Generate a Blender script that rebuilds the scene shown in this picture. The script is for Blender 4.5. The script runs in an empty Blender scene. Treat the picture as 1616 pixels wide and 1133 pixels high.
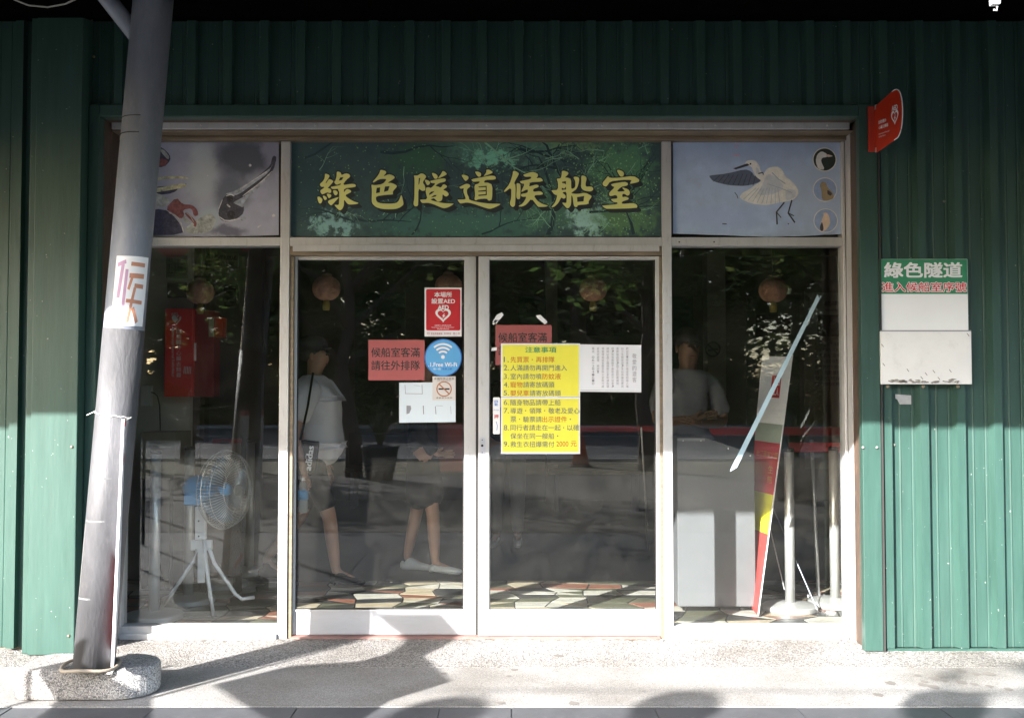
import bpy, bmesh, math, random
from mathutils import Vector, Matrix
from mathutils.geometry import tessellate_polygon
R = math.radians
scene = bpy.context.scene
COL = scene.collection
random.seed(7)

# ------------------------------------------------------------------ camera, sky, sun, exposure
F = 1616.0; TILT = R(2.0); CAM = Vector((0, -5.6, 1.31))
cd = bpy.data.cameras.new('camera'); cam = bpy.data.objects.new('camera', cd); COL.objects.link(cam)
cam.location = CAM; cam.rotation_euler = (R(90) + TILT, 0, 0)
cd.lens = 36.0; cd.sensor_width = 36.0; cd.clip_start = 0.05; cd.clip_end = 600
scene.camera = cam
SUN_EL, SUN_AZ = R(25.9), R(36.0)          # azimuth: towards the left, behind the camera
world = bpy.data.worlds.new("World"); scene.world = world; world.use_nodes = True
wn = world.node_tree; sky = wn.nodes.new('ShaderNodeTexSky'); sky.sky_type = 'NISHITA'; sky.sun_disc = False
sky.sun_elevation = SUN_EL; sky.sun_rotation = math.pi + SUN_AZ; sky.dust_density = 1.5
bg = wn.nodes['Background']; bg.inputs['Strength'].default_value = 0.15
wn.links.new(sky.outputs['Color'], bg.inputs['Color'])
sl = bpy.data.lights.new('sun', 'SUN'); sl.energy = 3.7; sl.angle = R(0.5); sl.color = (1.0, 0.98, 0.96)
sun = bpy.data.objects.new('sun', sl); COL.objects.link(sun)
sdir = Vector((-math.sin(SUN_AZ) * math.cos(SUN_EL), -math.cos(SUN_AZ) * math.cos(SUN_EL), math.sin(SUN_EL)))
sun.rotation_euler = sdir.to_track_quat('Z', 'Y').to_euler(); sun.location = sdir * 30
scene.view_settings.view_transform = 'Standard'; scene.view_settings.look = 'None'
scene.view_settings.exposure = 2.65; scene.view_settings.gamma = 1.0; scene.view_settings.use_curve_mapping = False
scene.render.engine = 'CYCLES'
cy = scene.cycles
cy.use_denoising = True; cy.max_bounces = 9; cy.diffuse_bounces = 5; cy.glossy_bounces = 4; cy.transparent_max_bounces = 24
cy.transmission_bounces = 4; cy.caustics_reflective = False; cy.caustics_refractive = False; cy.sample_clamp_indirect = 6

# ------------------------------------------------------------------ helpers
def P(px, py, Y):
    """world point where the photo's pixel (px, py) meets the upright plane y = Y"""
    x = (px - 808) / F; v = (566.5 - py) / F
    d = Vector((x, math.cos(TILT) - v * math.sin(TILT), math.sin(TILT) + v * math.cos(TILT)))
    return CAM + d * ((Y - CAM.y) / d.y)
def wx(px, Y, py=620): return P(px, py, Y).x
def wz(py, Y): return P(808, py, Y).z
def G(px, py, z=0.0):
    x = (px - 808) / F; v = (566.5 - py) / F
    d = Vector((x, math.cos(TILT) - v * math.sin(TILT), math.sin(TILT) + v * math.cos(TILT)))
    return CAM + d * ((z - CAM.z) / d.z)
def lin(c): return tuple(((v / 255) / 12.92 if v / 255 < 0.04045 else ((v / 255 + 0.055) / 1.055) ** 2.4) for v in c)
def S(r, g, b, k=1.0):
    return tuple(min(0.88, v * k) for v in lin((r, g, b)))

def new_mat(name):
    m = bpy.data.materials.new(name); m.use_nodes = True
    return m, m.node_tree.nodes, m.node_tree.links, m.node_tree.nodes['Principled BSDF']
def mat(name, col, rough=0.5, metal=0.0, var=0.12, scale=6.0, bump=0.0, bscale=60.0, spec=0.5, dirt=0.0, dirtcol=(0.2, 0.17, 0.13), stretch=None, coat=0):
    m, n, l, b = new_mat(name)
    b.inputs['Roughness'].default_value = rough; b.inputs['Metallic'].default_value = metal
    b.inputs['Specular IOR Level'].default_value = spec
    if coat: b.inputs['Coat Weight'].default_value = coat
    tc = n.new('ShaderNodeTexCoord'); vec = tc.outputs['Object']
    if stretch:
        mp = n.new('ShaderNodeMapping'); mp.inputs['Scale'].default_value = stretch
        l.new(vec, mp.inputs['Vector']); vec = mp.outputs['Vector']
    nz = n.new('ShaderNodeTexNoise'); nz.inputs['Scale'].default_value = scale; nz.inputs['Detail'].default_value = 6; nz.inputs['Roughness'].default_value = 0.65
    l.new(vec, nz.inputs['Vector'])
    cr = n.new('ShaderNodeValToRGB'); e = cr.color_ramp.elements
    e[0].position = 0.3; e[1].position = 0.7
    e[0].color = tuple(c * (1 - var) for c in col) + (1,); e[1].color = tuple(min(1, c * (1 + var)) for c in col) + (1,)
    l.new(nz.outputs['Fac'], cr.inputs['Fac']); out = cr.outputs['Color']
    if dirt > 0:
        n2 = n.new('ShaderNodeTexNoise'); n2.inputs['Scale'].default_value = scale * 3.1; n2.inputs['Detail'].default_value = 8; n2.inputs['Roughness'].default_value = 0.75
        l.new(vec, n2.inputs['Vector'])
        c2 = n.new('ShaderNodeValToRGB'); c2.color_ramp.elements[0].position = 0.55; c2.color_ramp.elements[1].position = 0.75
        c2.color_ramp.elements[0].color = (0, 0, 0, 1); c2.color_ramp.elements[1].color = (dirt, dirt, dirt, 1)
        l.new(n2.outputs['Fac'], c2.inputs['Fac'])
        mx = n.new('ShaderNodeMix'); mx.data_type = 'RGBA'; l.new(c2.outputs['Color'], mx.inputs['Factor'])
        l.new(out, mx.inputs['A']); mx.inputs['B'].default_value = dirtcol + (1,); out = mx.outputs['Result']
    l.new(out, b.inputs['Base Color'])
    if bump > 0:
        n3 = n.new('ShaderNodeTexNoise'); n3.inputs['Scale'].default_value = bscale; n3.inputs['Detail'].default_value = 4
        l.new(vec, n3.inputs['Vector'])
        bp = n.new('ShaderNodeBump'); bp.inputs['Strength'].default_value = bump; bp.inputs['Distance'].default_value = 0.01
        l.new(n3.outputs['Fac'], bp.inputs['Height']); l.new(bp.outputs['Normal'], b.inputs['Normal'])
    return m

def mesh_obj(name, verts, faces, m, parent=None, smooth=False):
    me = bpy.data.meshes.new(name); me.from_pydata([tuple(v) for v in verts], [], faces); me.update()
    return link(name, me, m, parent, smooth)
def link(name, me, m, parent=None, smooth=False):
    o = bpy.data.objects.new(name, me); COL.objects.link(o)
    if m is not None:
        for mm in (m if isinstance(m, (list, tuple)) else [m]): me.materials.append(mm)
    if smooth:
        for p in me.polygons: p.use_smooth = True
    if parent is not None:
        o.parent = parent
        w = Vector(parent.location)
        if parent.parent: w = w + Vector(parent.parent.location)
        o.location = -w            # mesh data are written in world coordinates
    return o
def bm_obj(name, bm, m, parent=None, smooth=False, bevel=0.0):
    bmesh.ops.recalc_face_normals(bm, faces=bm.faces)
    me = bpy.data.meshes.new(name); bm.to_mesh(me); bm.free()
    o = link(name, me, m, parent, smooth)
    if bevel > 0:
        b = o.modifiers.new('bevel', 'BEVEL'); b.width = bevel; b.segments = 2; b.limit_method = 'ANGLE'
    return o
def tag(o, label, cat, group=None):
    o['label'] = label; o['category'] = cat
    if group: o['group'] = group
    return o
def thing(name, loc, label, cat, group=None):
    o = bpy.data.objects.new(name, None); COL.objects.link(o); o.location = loc; o.empty_display_size = 0.1
    return tag(o, label, cat, group)
def structure(o): o['kind'] = 'structure'; return o
def stuff(o): o['kind'] = 'stuff'; return o
def bx(bm, x0, x1, y0, y1, z0, z1):
    vs = [bm.verts.new((x, y, z)) for x in (x0, x1) for y in (y0, y1) for z in (z0, z1)]
    for f in ((0, 1, 3, 2), (4, 6, 7, 5), (0, 4, 5, 1), (2, 3, 7, 6), (0, 2, 6, 4), (1, 5, 7, 3)):
        bm.faces.new([vs[i] for i in f])
def box(name, x0, x1, y0, y1, z0, z1, m, parent=None, bevel=0.0):
    bm = bmesh.new(); bx(bm, x0, x1, y0, y1, z0, z1); return bm_obj(name, bm, m, parent, bevel=bevel)
def tube(bm, pts, rad, seg=10, cap=True):
    """swept tube through pts; rad may be a list"""
    pts = [Vector(p) for p in pts]; rings = []
    if not isinstance(rad, (list, tuple)): rad = [rad] * len(pts)
    ref = Vector((0, 0, 1))
    for i, p in enumerate(pts):
        t = (pts[min(i + 1, len(pts) - 1)] - pts[max(i - 1, 0)]).normalized()
        r = ref if abs(t.dot(ref)) < 0.95 else Vector((1, 0, 0))
        a = t.cross(r).normalized(); b = t.cross(a).normalized()
        rings.append([bm.verts.new(p + (a * math.cos(2 * math.pi * k / seg) + b * math.sin(2 * math.pi * k / seg)) * rad[i]) for k in range(seg)])
    for i in range(len(rings) - 1):
        for k in range(seg):
            bm.faces.new((rings[i][k], rings[i][(k + 1) % seg], rings[i + 1][(k + 1) % seg], rings[i + 1][k]))
    if cap: bm.faces.new(rings[0][::-1]); bm.faces.new(rings[-1])
def lathe(bm, prof, c, seg=24, sx=1, sy=1):
    c = Vector(c); rings = []
    for r, z in prof:
        rings.append([bm.verts.new(c + Vector((max(r, 1e-4) * sx * math.cos(2 * math.pi * k / seg), max(r, 1e-4) * sy * math.sin(2 * math.pi * k / seg), z))) for k in range(seg)])
    for i in range(len(rings) - 1):
        for k in range(seg): bm.faces.new((rings[i][k], rings[i][(k + 1) % seg], rings[i + 1][(k + 1) % seg], rings[i + 1][k]))
    bm.faces.new(rings[0][::-1]); bm.faces.new(rings[-1])
def chaikin(p, n=1):
    for _ in range(n):
        q = []
        for i in range(len(p)):
            a, b = Vector(p[i]), Vector(p[(i + 1) % len(p)])
            q += [a * .78 + b * .22, a * .22 + b * .78]
        p = q
    return p
def flat(name, polys, Y, m, parent=None, tf=None, holes=None, y2=None):
    """printed shapes: list of (outer, [holes]) in photo pixels on the upright plane y = Y"""
    V, Fs = [], []
    for outer, hs in polys:
        loops = [[Vector((p[0], p[1], 0)) for p in lp] for lp in [outer] + list(hs)]
        base = len(V)
        allp = [p for lp in loops for p in lp]
        for p in allp:
            q = tf((p.x, p.y)) if tf else (p.x, p.y)
            V.append(P(q[0], q[1], Y))
        for t in tessellate_polygon(loops): Fs.append(tuple(base + i for i in t))
    bm = bmesh.new(); vs = [bm.verts.new(v) for v in V]
    for f in Fs:
        try: bm.faces.new([vs[i] for i in f])
        except ValueError: pass
    for f in bm.faces:
        f.normal_update()
        if f.normal.y > 0: f.normal_flip()
    me = bpy.data.meshes.new(name); bm.to_mesh(me); bm.free()
    o = link(name, me, m, parent)
    if len(polys) > 1: stuff(o)
    return o
def circ(cx, cy_, r, n=40, ry=None): return [(cx + r * math.cos(2 * math.pi * k / n), cy_ + (ry or r) * math.sin(2 * math.pi * k / n)) for k in range(n)]
def stroke(pts, w):
    """a line of width w (photo px) as a polygon"""
    if not isinstance(w, (list, tuple)): w = [w] * len(pts)
    L, Rr = [], []
    for i, p in enumerate(pts):
        a = Vector(pts[max(i - 1, 0)]); b = Vector(pts[min(i + 1, len(pts) - 1)]); t = (b - a).normalized(); nrm = Vector((-t.y, t.x)) * w[i] / 2
        L.append(tuple(Vector(p) + nrm)); Rr.append(tuple(Vector(p) - nrm))
    return L + Rr[::-1]
def roundrect(x0, y0, x1, y1, r, n=5):
    out = []
    for cx, cy_, a0 in ((x1 - r, y1 - r, 0), (x0 + r, y1 - r, 90), (x0 + r, y0 + r, 180), (x1 - r, y0 + r, 270)):
        for k in range(n + 1):
            a = R(a0 + 90 * k / n); out.append((cx + r * math.cos(a), cy_ + r * math.sin(a)))
    return out
_tc = {}
def text_mesh(body, bold):
    k = (body, bold)
    if k not in _tc:
        c = bpy.data.curves.new('lettering', 'FONT'); c.body = body; c.offset = bold; c.resolution_u = 3
        if '\n' in body: c.space_line = 0.9
        o = bpy.data.objects.new('lettering', c); COL.objects.link(o)
        dg = bpy.context.evaluated_depsgraph_get(); dg.update()
        me = bpy.data.meshes.new_from_object(o.evaluated_get(dg))
        V = [(v.co.x, v.co.y) for v in me.vertices]; Fs = [tuple(p.vertices) for p in me.polygons]
        bpy.data.objects.remove(o); bpy.data.curves.remove(c); bpy.data.meshes.remove(me)
        _tc[k] = (V, Fs)
    return _tc[k]
def text_parts(items, fn, name, m, parent):
    """items: (body, x0,y0,x1,y1, bold) fitted to rectangles; fn maps a rectangle point to the world"""
    V, Fs = [], []
    for body, x0, y0, x1, y1, bold in items:
        v, f = text_mesh(body, 0)
        if not v: continue
        ax, bx_ = min(p[0] for p in v), max(p[0] for p in v); ay, by = min(p[1] for p in v), max(p[1] for p in v)
        if by - ay < 0.3: ay, by = ay - .2, by + .2
        hh = abs(y1 - y0) / (1 + body.count('\n')) * (1 if y1 > y0 else 1); sgx = hh * bold * (1 if abs(x1 - x0) > 0 else 0)
        st = [(0, 0)] if bold < .003 else [(-1, -.7), (1, -.7), (1, .7), (-1, .7)] if bold < .04 else [(-1, -1), (1, -1), (1, 1), (-1, 1), (0, 1.3), (0, -1.3), (1.3, 0), (-1.3, 0)]
        for k, (ox, oy) in enumerate(st):
            base = len(V)
            for p in v: V.append(fn(x0 + (p[0] - ax) / (bx_ - ax) * (x1 - x0) + ox * sgx, y1 + (p[1] - ay) / (by - ay) * (y0 - y1) + oy * sgx) + Vector((0, -.00006 * k, 0)))
            Fs += [tuple(base + i for i in q) for q in f]
    o = mesh_obj(name, V, Fs, m, parent)
    if len(items) > 1: stuff(o)
    return o
def text(items, Y, m, parent, name='lettering'):
    return text_parts(items, lambda a, b: P(a, b, Y), name, m, parent)
def sheet(name, x0, y0, x1, y1, Y, m, thick=0.0015, parent=None, slant=0.0, wob=0.0):
    """a thin rigid rectangle given in photo pixels, front face on y = Y"""
    a = [P(x0, y0, Y), P(x1, y0 + slant, Y), P(x1, y1 + slant, Y), P(x0, y1, Y)]
    V = a + [v + Vector((0, thick, 0)) for v in a]
    return mesh_obj(name, V, [(0, 1, 2, 3), (7, 6, 5, 4), (0, 4, 5, 1), (1, 5, 6, 2), (2, 6, 7, 3), (3, 7, 4, 0)], m, parent)
def kids(o): return [c for c in bpy.data.objects if c.parent == o]
def copy_tree(o, loc=None, rotz=None, parent=None, label=None):
    c = o.copy(); COL.objects.link(c); c.parent = parent
    if loc is not None: c.location = loc
    if rotz is not None: c.rotation_euler = (0, 0, rotz)
    if label: c['label'] = label
    for ch in kids(o): copy_tree(ch, parent=c)
    return c

# ------------------------------------------------------------------ materials
def wall_green():
    m, n, l, b = new_mat('painted green steel sheet')
    tc = n.new('ShaderNodeTexCoord')
    mp = n.new('ShaderNodeMapping'); mp.inputs['Scale'].default_value = (7, 7, 0.7); l.new(tc.outputs['Object'], mp.inputs['Vector'])
    nz = n.new('ShaderNodeTexNoise'); nz.inputs['Scale'].default_value = 2.2; nz.inputs['Detail'].default_value = 8; nz.inputs['Roughness'].default_value = .7
    l.new(mp.outputs['Vector'], nz.inputs['Vector'])
    cr = n.new('ShaderNodeValToRGB'); cr.color_ramp.elements[0].position = .3; cr.color_ramp.elements[1].position = .75
    cr.color_ramp.elements[0].color = (0.025, 0.060, 0.048, 1); cr.color_ramp.elements[1].color = (0.042, 0.092, 0.076, 1)
    l.new(nz.outputs['Fac'], cr.inputs['Fac'])
    n2 = n.new('ShaderNodeTexNoise'); n2.inputs['Scale'].default_value = 55; n2.inputs['Detail'].default_value = 3
    l.new(tc.outputs['Object'], n2.inputs['Vector'])
    c2 = n.new('ShaderNodeValToRGB'); c2.color_ramp.elements[0].position = .735; c2.color_ramp.elements[1].position = .76
    c2.color_ramp.elements[1].color = (.75, .75, .75, 1); c2.color_ramp.elements[0].color = (0, 0, 0, 1); l.new(n2.outputs['Fac'], c2.inputs['Fac'])
    mx = n.new('ShaderNodeMix'); mx.data_type = 'RGBA'; l.new(c2.outputs['Color'], mx.inputs['Factor']); l.new(cr.outputs['Color'], mx.inputs['A'])
    mx.inputs['B'].default_value = (.34, .36, .32, 1)
    n4 = n.new('ShaderNodeTexNoise'); n4.inputs['Scale'].default_value = 3.4; n4.inputs['Detail'].default_value = 9; n4.inputs['Roughness'].default_value = .75
    mp4 = n.new('ShaderNodeMapping'); mp4.inputs['Scale'].default_value = (6, 6, .35); l.new(tc.outputs['Object'], mp4.inputs['Vector']); l.new(mp4.outputs['Vector'], n4.inputs['Vector'])
    c4 = n.new('ShaderNodeValToRGB'); c4.color_ramp.elements[0].position = .5; c4.color_ramp.elements[1].position = .8
    c4.color_ramp.elements[0].color = (0, 0, 0, 1); c4.color_ramp.elements[1].color = (.55, .55, .55, 1); l.new(n4.outputs['Fac'], c4.inputs['Fac'])
    m4 = n.new('ShaderNodeMix'); m4.data_type = 'RGBA'; l.new(c4.outputs['Color'], m4.inputs['Factor']); l.new(mx.outputs['Result'], m4.inputs['A']); m4.inputs['B'].default_value = (.055, .088, .073, 1)
    n5 = n.new('ShaderNodeTexNoise'); n5.inputs['Scale'].default_value = 1.3; n5.inputs['Detail'].default_value = 2; l.new(tc.outputs['Object'], n5.inputs['Vector'])
    l.new(m4.outputs['Result'], b.inputs['Base Color'])
    b.inputs['Roughness'].default_value = .42; b.inputs['Specular IOR Level'].default_value = .35
    bp = n.new('ShaderNodeBump'); bp.inputs['Strength'].default_value = .12; bp.inputs['Distance'].default_value = .02
    b5 = n.new('ShaderNodeBump'); b5.inputs['Strength'].default_value = .35; b5.inputs['Distance'].default_value = .03
    l.new(n5.outputs['Fac'], b5.inputs['Height']); l.new(b5.outputs['Normal'], bp.inputs['Normal'])
    l.new(nz.outputs['Fac'], bp.inputs['Height']); l.new(bp.outputs['Normal'], b.inputs['Normal'])
    return m
M = {}
M['green'] = wall_green()
M['alu'] = mat('anodised aluminium', (.53, .525, .525), .42, .25, .08, 3, dirt=.5, dirtcol=(.22, .19, .15), stretch=(4, 4, 1))
M['alu_white'] = mat('silver door rail', (.46, .46, .475), .4, .2, .06, 4, dirt=.35, dirtcol=(.3, .27, .22), stretch=(1, 1, 6))
M['alu_brown'] = mat('stained bronze channel', (.22, .17, .115), .5, .3, .3, 5, dirt=.6, dirtcol=(.09, .06, .04), stretch=(1, 1, 8))
M['rust'] = mat('weathered brown jamb', (.075, .05, .036), .7, 0, .4, 9, dirt=.7, dirtcol=(.24, .13, .07), stretch=(1, 1, .4))
M['black'] = mat('black', (.012, .012, .012), .6)
M['rubber'] = mat('dark rubber', (.025, .024, .022), .7)
M['soffit'] = mat('shade black awning sheet', (.002, .0025, .002), 1.0, var=.3, spec=.0)
M['steelgrey'] = mat('grey painted steel', (.21, .225, .27), .45, .1, .12, 7, .1, 30, dirt=.35, dirtcol=(.42, .40, .38), stretch=(3, 3, 1))
M['chrome'] = mat('stainless steel', (.66, .65, .63), .34, .55, .05)
M['white'] = mat('white sheet', (.74, .74, .78), .5, var=.03)
M['paper'] = mat('white paper', (.78, .79, .84), .6, var=.03, scale=3)
M['paperblue'] = mat('faded paper', (.66, .74, .81), .6, var=.03, scale=3)
M['offwhite'] = mat('off white plastic', (.62, .62, .58), .45)
M['red'] = mat('red enamel', (.55, .012, .02), .35, var=.06)
M['dimred'] = mat('pale red paper', (.42, .10, .10), .6, var=.06, scale=4)
M['signred'] = mat('sign red', (.52, .035, .012), .3, var=.05)
M['txtblack'] = mat('black print', (.02, .018, .02), .6)
M['txtgrey'] = mat('grey print', (.28, .28, .32), .6)
M['txtnavy'] = mat('slate print', (.07, .105, .16), .6)
M['txtred'] = mat('orange red print', (.50, .10, .015), .6)
M['txtgreen'] = mat('green print', (.02, .27, .13), .6)
M['txtwhite'] = mat('white print', (.82, .82, .85), .5, var=.02)
M['yellowpaper'] = mat('yellow paper', (.84, .78, .07), .55, var=.05, scale=5)
M['signyellow'] = mat('yellow lettering', (.88, .87, .31), .5, var=.05)
M['blue'] = mat('sky blue print', (.11, .40, .76), .45, var=.05)
M['txtblue'] = mat('blue print', (.03, .14, .55), .5)
M['signgreen'] = mat('board green', (.03, .235, .115), .45, var=.05)
M['skin'] = mat('skin', (.42, .23, .15), .5, var=.08, scale=12)
M['hair'] = mat('black hair', (.014, .012, .011), .6, bump=.5, bscale=200)
M['tape'] = mat('pale blue tape', (.36, .50, .58), .5, var=.1)
M['fanblue'] = mat('fan blue plastic', (.10, .48, .95), .35, var=.05)
M['fanwhite'] = mat('fan white enamel', (.84, .85, .86), .4, var=.06, dirt=.3)
M['beige'] = mat('beige plaster', (.56, .53, .45), .85, var=.1, scale=2)
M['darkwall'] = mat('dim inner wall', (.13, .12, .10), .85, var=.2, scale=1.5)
M['cord'] = mat('cord', (.02, .02, .02), .5)
M['txtpink'] = mat('faded violet print', (.50, .31, .47), .55, var=.15)
M['txtorange'] = mat('faded orange print', (.52, .24, .15), .55, var=.15)
M['brown'] = mat('brown ring print', (.42, .17, .08), .6)

def glass_mat():
    m, n, l, b = new_mat('window glass'); n.remove(b); out = n['Material Output']
    tr = n.new('ShaderNodeBsdfTransparent'); tr.inputs['Color'].default_value = (.93, .945, .94, 1)
    gl = n.new('ShaderNodeBsdfGlossy'); gl.inputs['Roughness'].default_value = 0.0
    lw = n.new('ShaderNodeLayerWeight'); lw.inputs['Blend'].default_value = .5
    pw = n.new('ShaderNodeMath'); pw.operation = 'POWER'; pw.inputs[1].default_value = 5; l.new(lw.outputs['Facing'], pw.inputs[0])
    ma = n.new('ShaderNodeMath'); ma.operation = 'MULTIPLY_ADD'; ma.inputs[1].default_value = .9; ma.inputs[2].default_value = .038; l.new(pw.outputs[0], ma.inputs[0])
    mx = n.new('ShaderNodeMixShader'); l.new(ma.outputs[0], mx.inputs[0]); l.new(tr.outputs[0], mx.inputs[1]); l.new(gl.outputs[0], mx.inputs[2])
    df = n.new('ShaderNodeBsdfDiffuse'); df.inputs['Color'].default_value = (.6, .57, .5, 1)
    tc = n.new('ShaderNodeTexCoord')
    nz = n.new('ShaderNodeTexNoise'); nz.inputs['Scale'].default_value = 3.5; nz.inputs['Detail'].default_value = 9; nz.inputs['Roughness'].default_value = .72
    nz.inputs['Distortion'].default_value = .6
    l.new(tc.outputs['Object'], nz.inputs['Vector'])
    cr = n.new('ShaderNodeValToRGB'); cr.color_ramp.elements[0].position = .35; cr.color_ramp.elements[1].position = .85
    cr.color_ramp.elements[0].color = (.001, .001, .001, 1); cr.color_ramp.elements[1].color = (.016, .016, .016, 1); l.new(nz.outputs['Fac'], cr.inputs['Fac'])
    # specks of dried drops
    n2 = n.new('ShaderNodeTexNoise'); n2.inputs['Scale'].default_value = 70; n2.inputs['Detail'].default_value = 2; l.new(tc.outputs['Object'], n2.inputs['Vector'])
    c2 = n.new('ShaderNodeValToRGB'); c2.color_ramp.elements[0].position = .765; c2.color_ramp.elements[1].position = .80
    c2.color_ramp.elements[0].color = (0, 0, 0, 1); c2.color_ramp.elements[1].color = (.16, .16, .16, 1); l.new(n2.outputs['Fac'], c2.inputs['Fac'])
    ad = n.new('ShaderNodeMath'); ad.operation = 'ADD'; l.new(cr.outputs['Color'], ad.inputs[0]); l.new(c2.outputs['Color'], ad.inputs[1])
    m2 = n.new('ShaderNodeMixShader'); l.new(ad.outputs[0], m2.inputs[0]); l.new(mx.outputs[0], m2.inputs[1]); l.new(df.outputs[0], m2.inputs[2])
    l.new(m2.outputs[0], out.inputs['Surface'])
    return m
M['glass'] = glass_mat()

def pebble_mat(name, c1, c2, scale, bump):
    m, n, l, b = new_mat(name)
    tc = n.new('ShaderNodeTexCoord'); vo = n.new('ShaderNodeTexVoronoi'); vo.inputs['Scale'].default_value = scale
    l.new(tc.outputs['Object'], vo.inputs['Vector'])
    cr = n.new('ShaderNodeValToRGB'); e = cr.color_ramp.elements; e[0].color = c1 + (1,); e[1].color = c2 + (1,); e[0].position = 0.05; e[1].position = .9
    sp = n.new('ShaderNodeSeparateColor'); l.new(vo.outputs['Color'], sp.inputs[0]); l.new(sp.outputs[0], cr.inputs['Fac'])
    nz = n.new('ShaderNodeTexNoise'); nz.inputs['Scale'].default_value = 1.6; nz.inputs['Detail'].default_value = 7; l.new(tc.outputs['Object'], nz.inputs['Vector'])
    c2n = n.new('ShaderNodeValToRGB'); c2n.color_ramp.elements[0].position = .35; c2n.color_ramp.elements[1].position = .65
    c2n.color_ramp.elements[0].color = (.60, .58, .55, 1); c2n.color_ramp.elements[1].color = (1, 1, 1, 1); l.new(nz.outputs['Fac'], c2n.inputs['Fac'])
    mx = n.new('ShaderNodeMix'); mx.data_type = 'RGBA'; mx.blend_type = 'MULTIPLY'; mx.inputs['Factor'].default_value = 1
    l.new(cr.outputs['Color'], mx.inputs['A']); l.new(c2n.outputs['Color'], mx.inputs['B']); l.new(mx.outputs['Result'], b.inputs['Base Color'])
    bp = n.new('ShaderNodeBump'); bp.inputs['Strength'].default_value = bump; bp.inputs['Distance'].default_value = .008; bp.invert = True
    l.new(vo.outputs['Distance'], bp.inputs['Height']); l.new(bp.outputs['Normal'], b.inputs['Normal']); b.inputs['Roughness'].default_value = .8
    return m
M['pebble'] = pebble_mat('coarse pebble wash', (.09, .084, .079), (.50, .475, .45), 175, .7)
M['pebblefine'] = pebble_mat('fine pebble wash', (.19, .183, .175), (.42, .405, .385), 330, .4)
M['pebblegrey'] = pebble_mat('pebble wash block', (.16, .155, .16), (.70, .68, .66), 250, .7)
M['stone'] = mat('dark grey stone tile', (.068, .070, .075), .55, 0, .15, 9, .15, 180, dirt=.3, dirtcol=(.22, .21, .2))
M['grout'] = mat('joint mortar', (.27, .26, .25), .85)
M['asphalt'] = mat('asphalt', (.055, .055, .056), .85, 0, .15, 4, .3, 90)
M['roadpaint'] = mat('road paint', (.6, .6, .57), .6, dirt=.5, dirtcol=(.1, .1, .1))
M['soil'] = mat('dry grass soil', (.10, .085, .045), .95, 0, .35, 8, .4, 40)
M['terrain'] = mat('ground', (.10, .09, .065), .95, 0, .3, 1)
M['trunk'] = mat('bark', (.07, .05, .037), .9, 0, .3, 20, .5, 40, stretch=(3, 3, .5))

# ------------------------------------------------------------------ ground
Wp = -0.28            # front plane of the sheet wall
structure(box('ground', -150, 150, -220, 60, -.5, -.16, M['terrain']))
structure(box('apron_coarse_strip', -6, 7, -.62, 0.02, -.15, 0, M['pebble']))
ap = structure(box('apron_pavement', -6, 7, -1.235, -.62, -.15, -.001, M['pebblefine']))
bm = bmesh.new()
random.seed(3)
for (px, py, w) in [(882,1034,9),(812,1056,6),(803,1066,4),(905,1109,8),(790,1108,6),(1380,1020,4),(1405,1077,9),(1448,1065,6),(1457,1080,8),(1460,1075,6),(1474,1070,8),(1484,1066,8),(1490,1073,6),(1474,1083,9),(1517,1057,8),(1540,1062,8),(1562,1063,10),(1518,1076,9),(1538,1079,7),(1592,1087,7),(1386,1096,8),(1562,1082,6),(120,1092,8),(60,1085,6),(35,1099,10),(700,1062,5)]:
    c = G(px, py, .0015); r = w / F * 4.6
    pts = [bm.verts.new(c + Vector((r * math.cos(a) * random.uniform(.75, 1.2), r * 1.3 * math.sin(a) * random.uniform(.7, 1.2), 0))) for a in [k * math.pi / 5 for k in range(10)]]
    bm.faces.new(pts)
stuff(bm_obj('stain', bm, mat('dark gum stain', (.16, .145, .13), .8), ap))
pv = structure(box('stone_pavement', -8, 9, -4.3, -1.235, -.15, -.012, M['grout']))
ys = [-1.239, -1.84, -2.44, -3.04, -3.64, -4.24]
tiles = {}
for r in range(5):
    x = -7.2 + (.3 if r % 2 else 0)
    k = 0
    while x < 7:
        w = (.6, .3, .6, .6)[(k + r) % 4]
        if r == 0:  # joints taken from the photo
            pass
        key = w
        if key not in tiles:
            b2 = bmesh.new(); bx(b2, 0, w - .005, -.595, 0, -.02, 0)
            me = bpy.data.meshes.new('paving_tile'); bmesh.ops.recalc_face_normals(b2, faces=b2.faces); b2.to_mesh(me); b2.free(); me.materials.append(M['stone']); tiles[key] = me
        o = bpy.data.objects.new('paving_tile', tiles[key]); COL.objects.link(o); o.parent = pv; o.location = (x, ys[r] - .003, -.004 + random.uniform(-.0015, .0015))
        x += w; k += 1
random.seed(17)
bm = bmesh.new()
for i in range(260):
    x = random.uniform(-2.6, 3.0); y = (-.055 if -1.2 < x < .85 else -.34 if x > 1.8 or x < -2.2 else -.08) - abs(random.gauss(0, .02)); rr = random.uniform(.002, .008)
    vs_ = [bm.verts.new((x + rr * random.uniform(.8, 3) * math.cos(a), y + rr * math.sin(a), .0012 + i * .000004)) for a in [k * math.pi / 3 for k in range(6)]]; bm.faces.new(vs_)
for i in range(140):
    x = random.uniform(-2.6, 3.0); y = random.uniform(-1.2, -.1); rr = random.uniform(.0015, .0045)
    vs_ = [bm.verts.new((x + rr * random.uniform(.8, 2) * math.cos(a), y + rr * math.sin(a), .0022)) for a in [k * math.pi / 3 for k in range(6)]]; bm.faces.new(vs_)
stuff(bm_obj('grit', bm, mat('grit and dry leaf bits', (.14, .12, .09), .9, var=.5, scale=40), ap))
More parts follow.
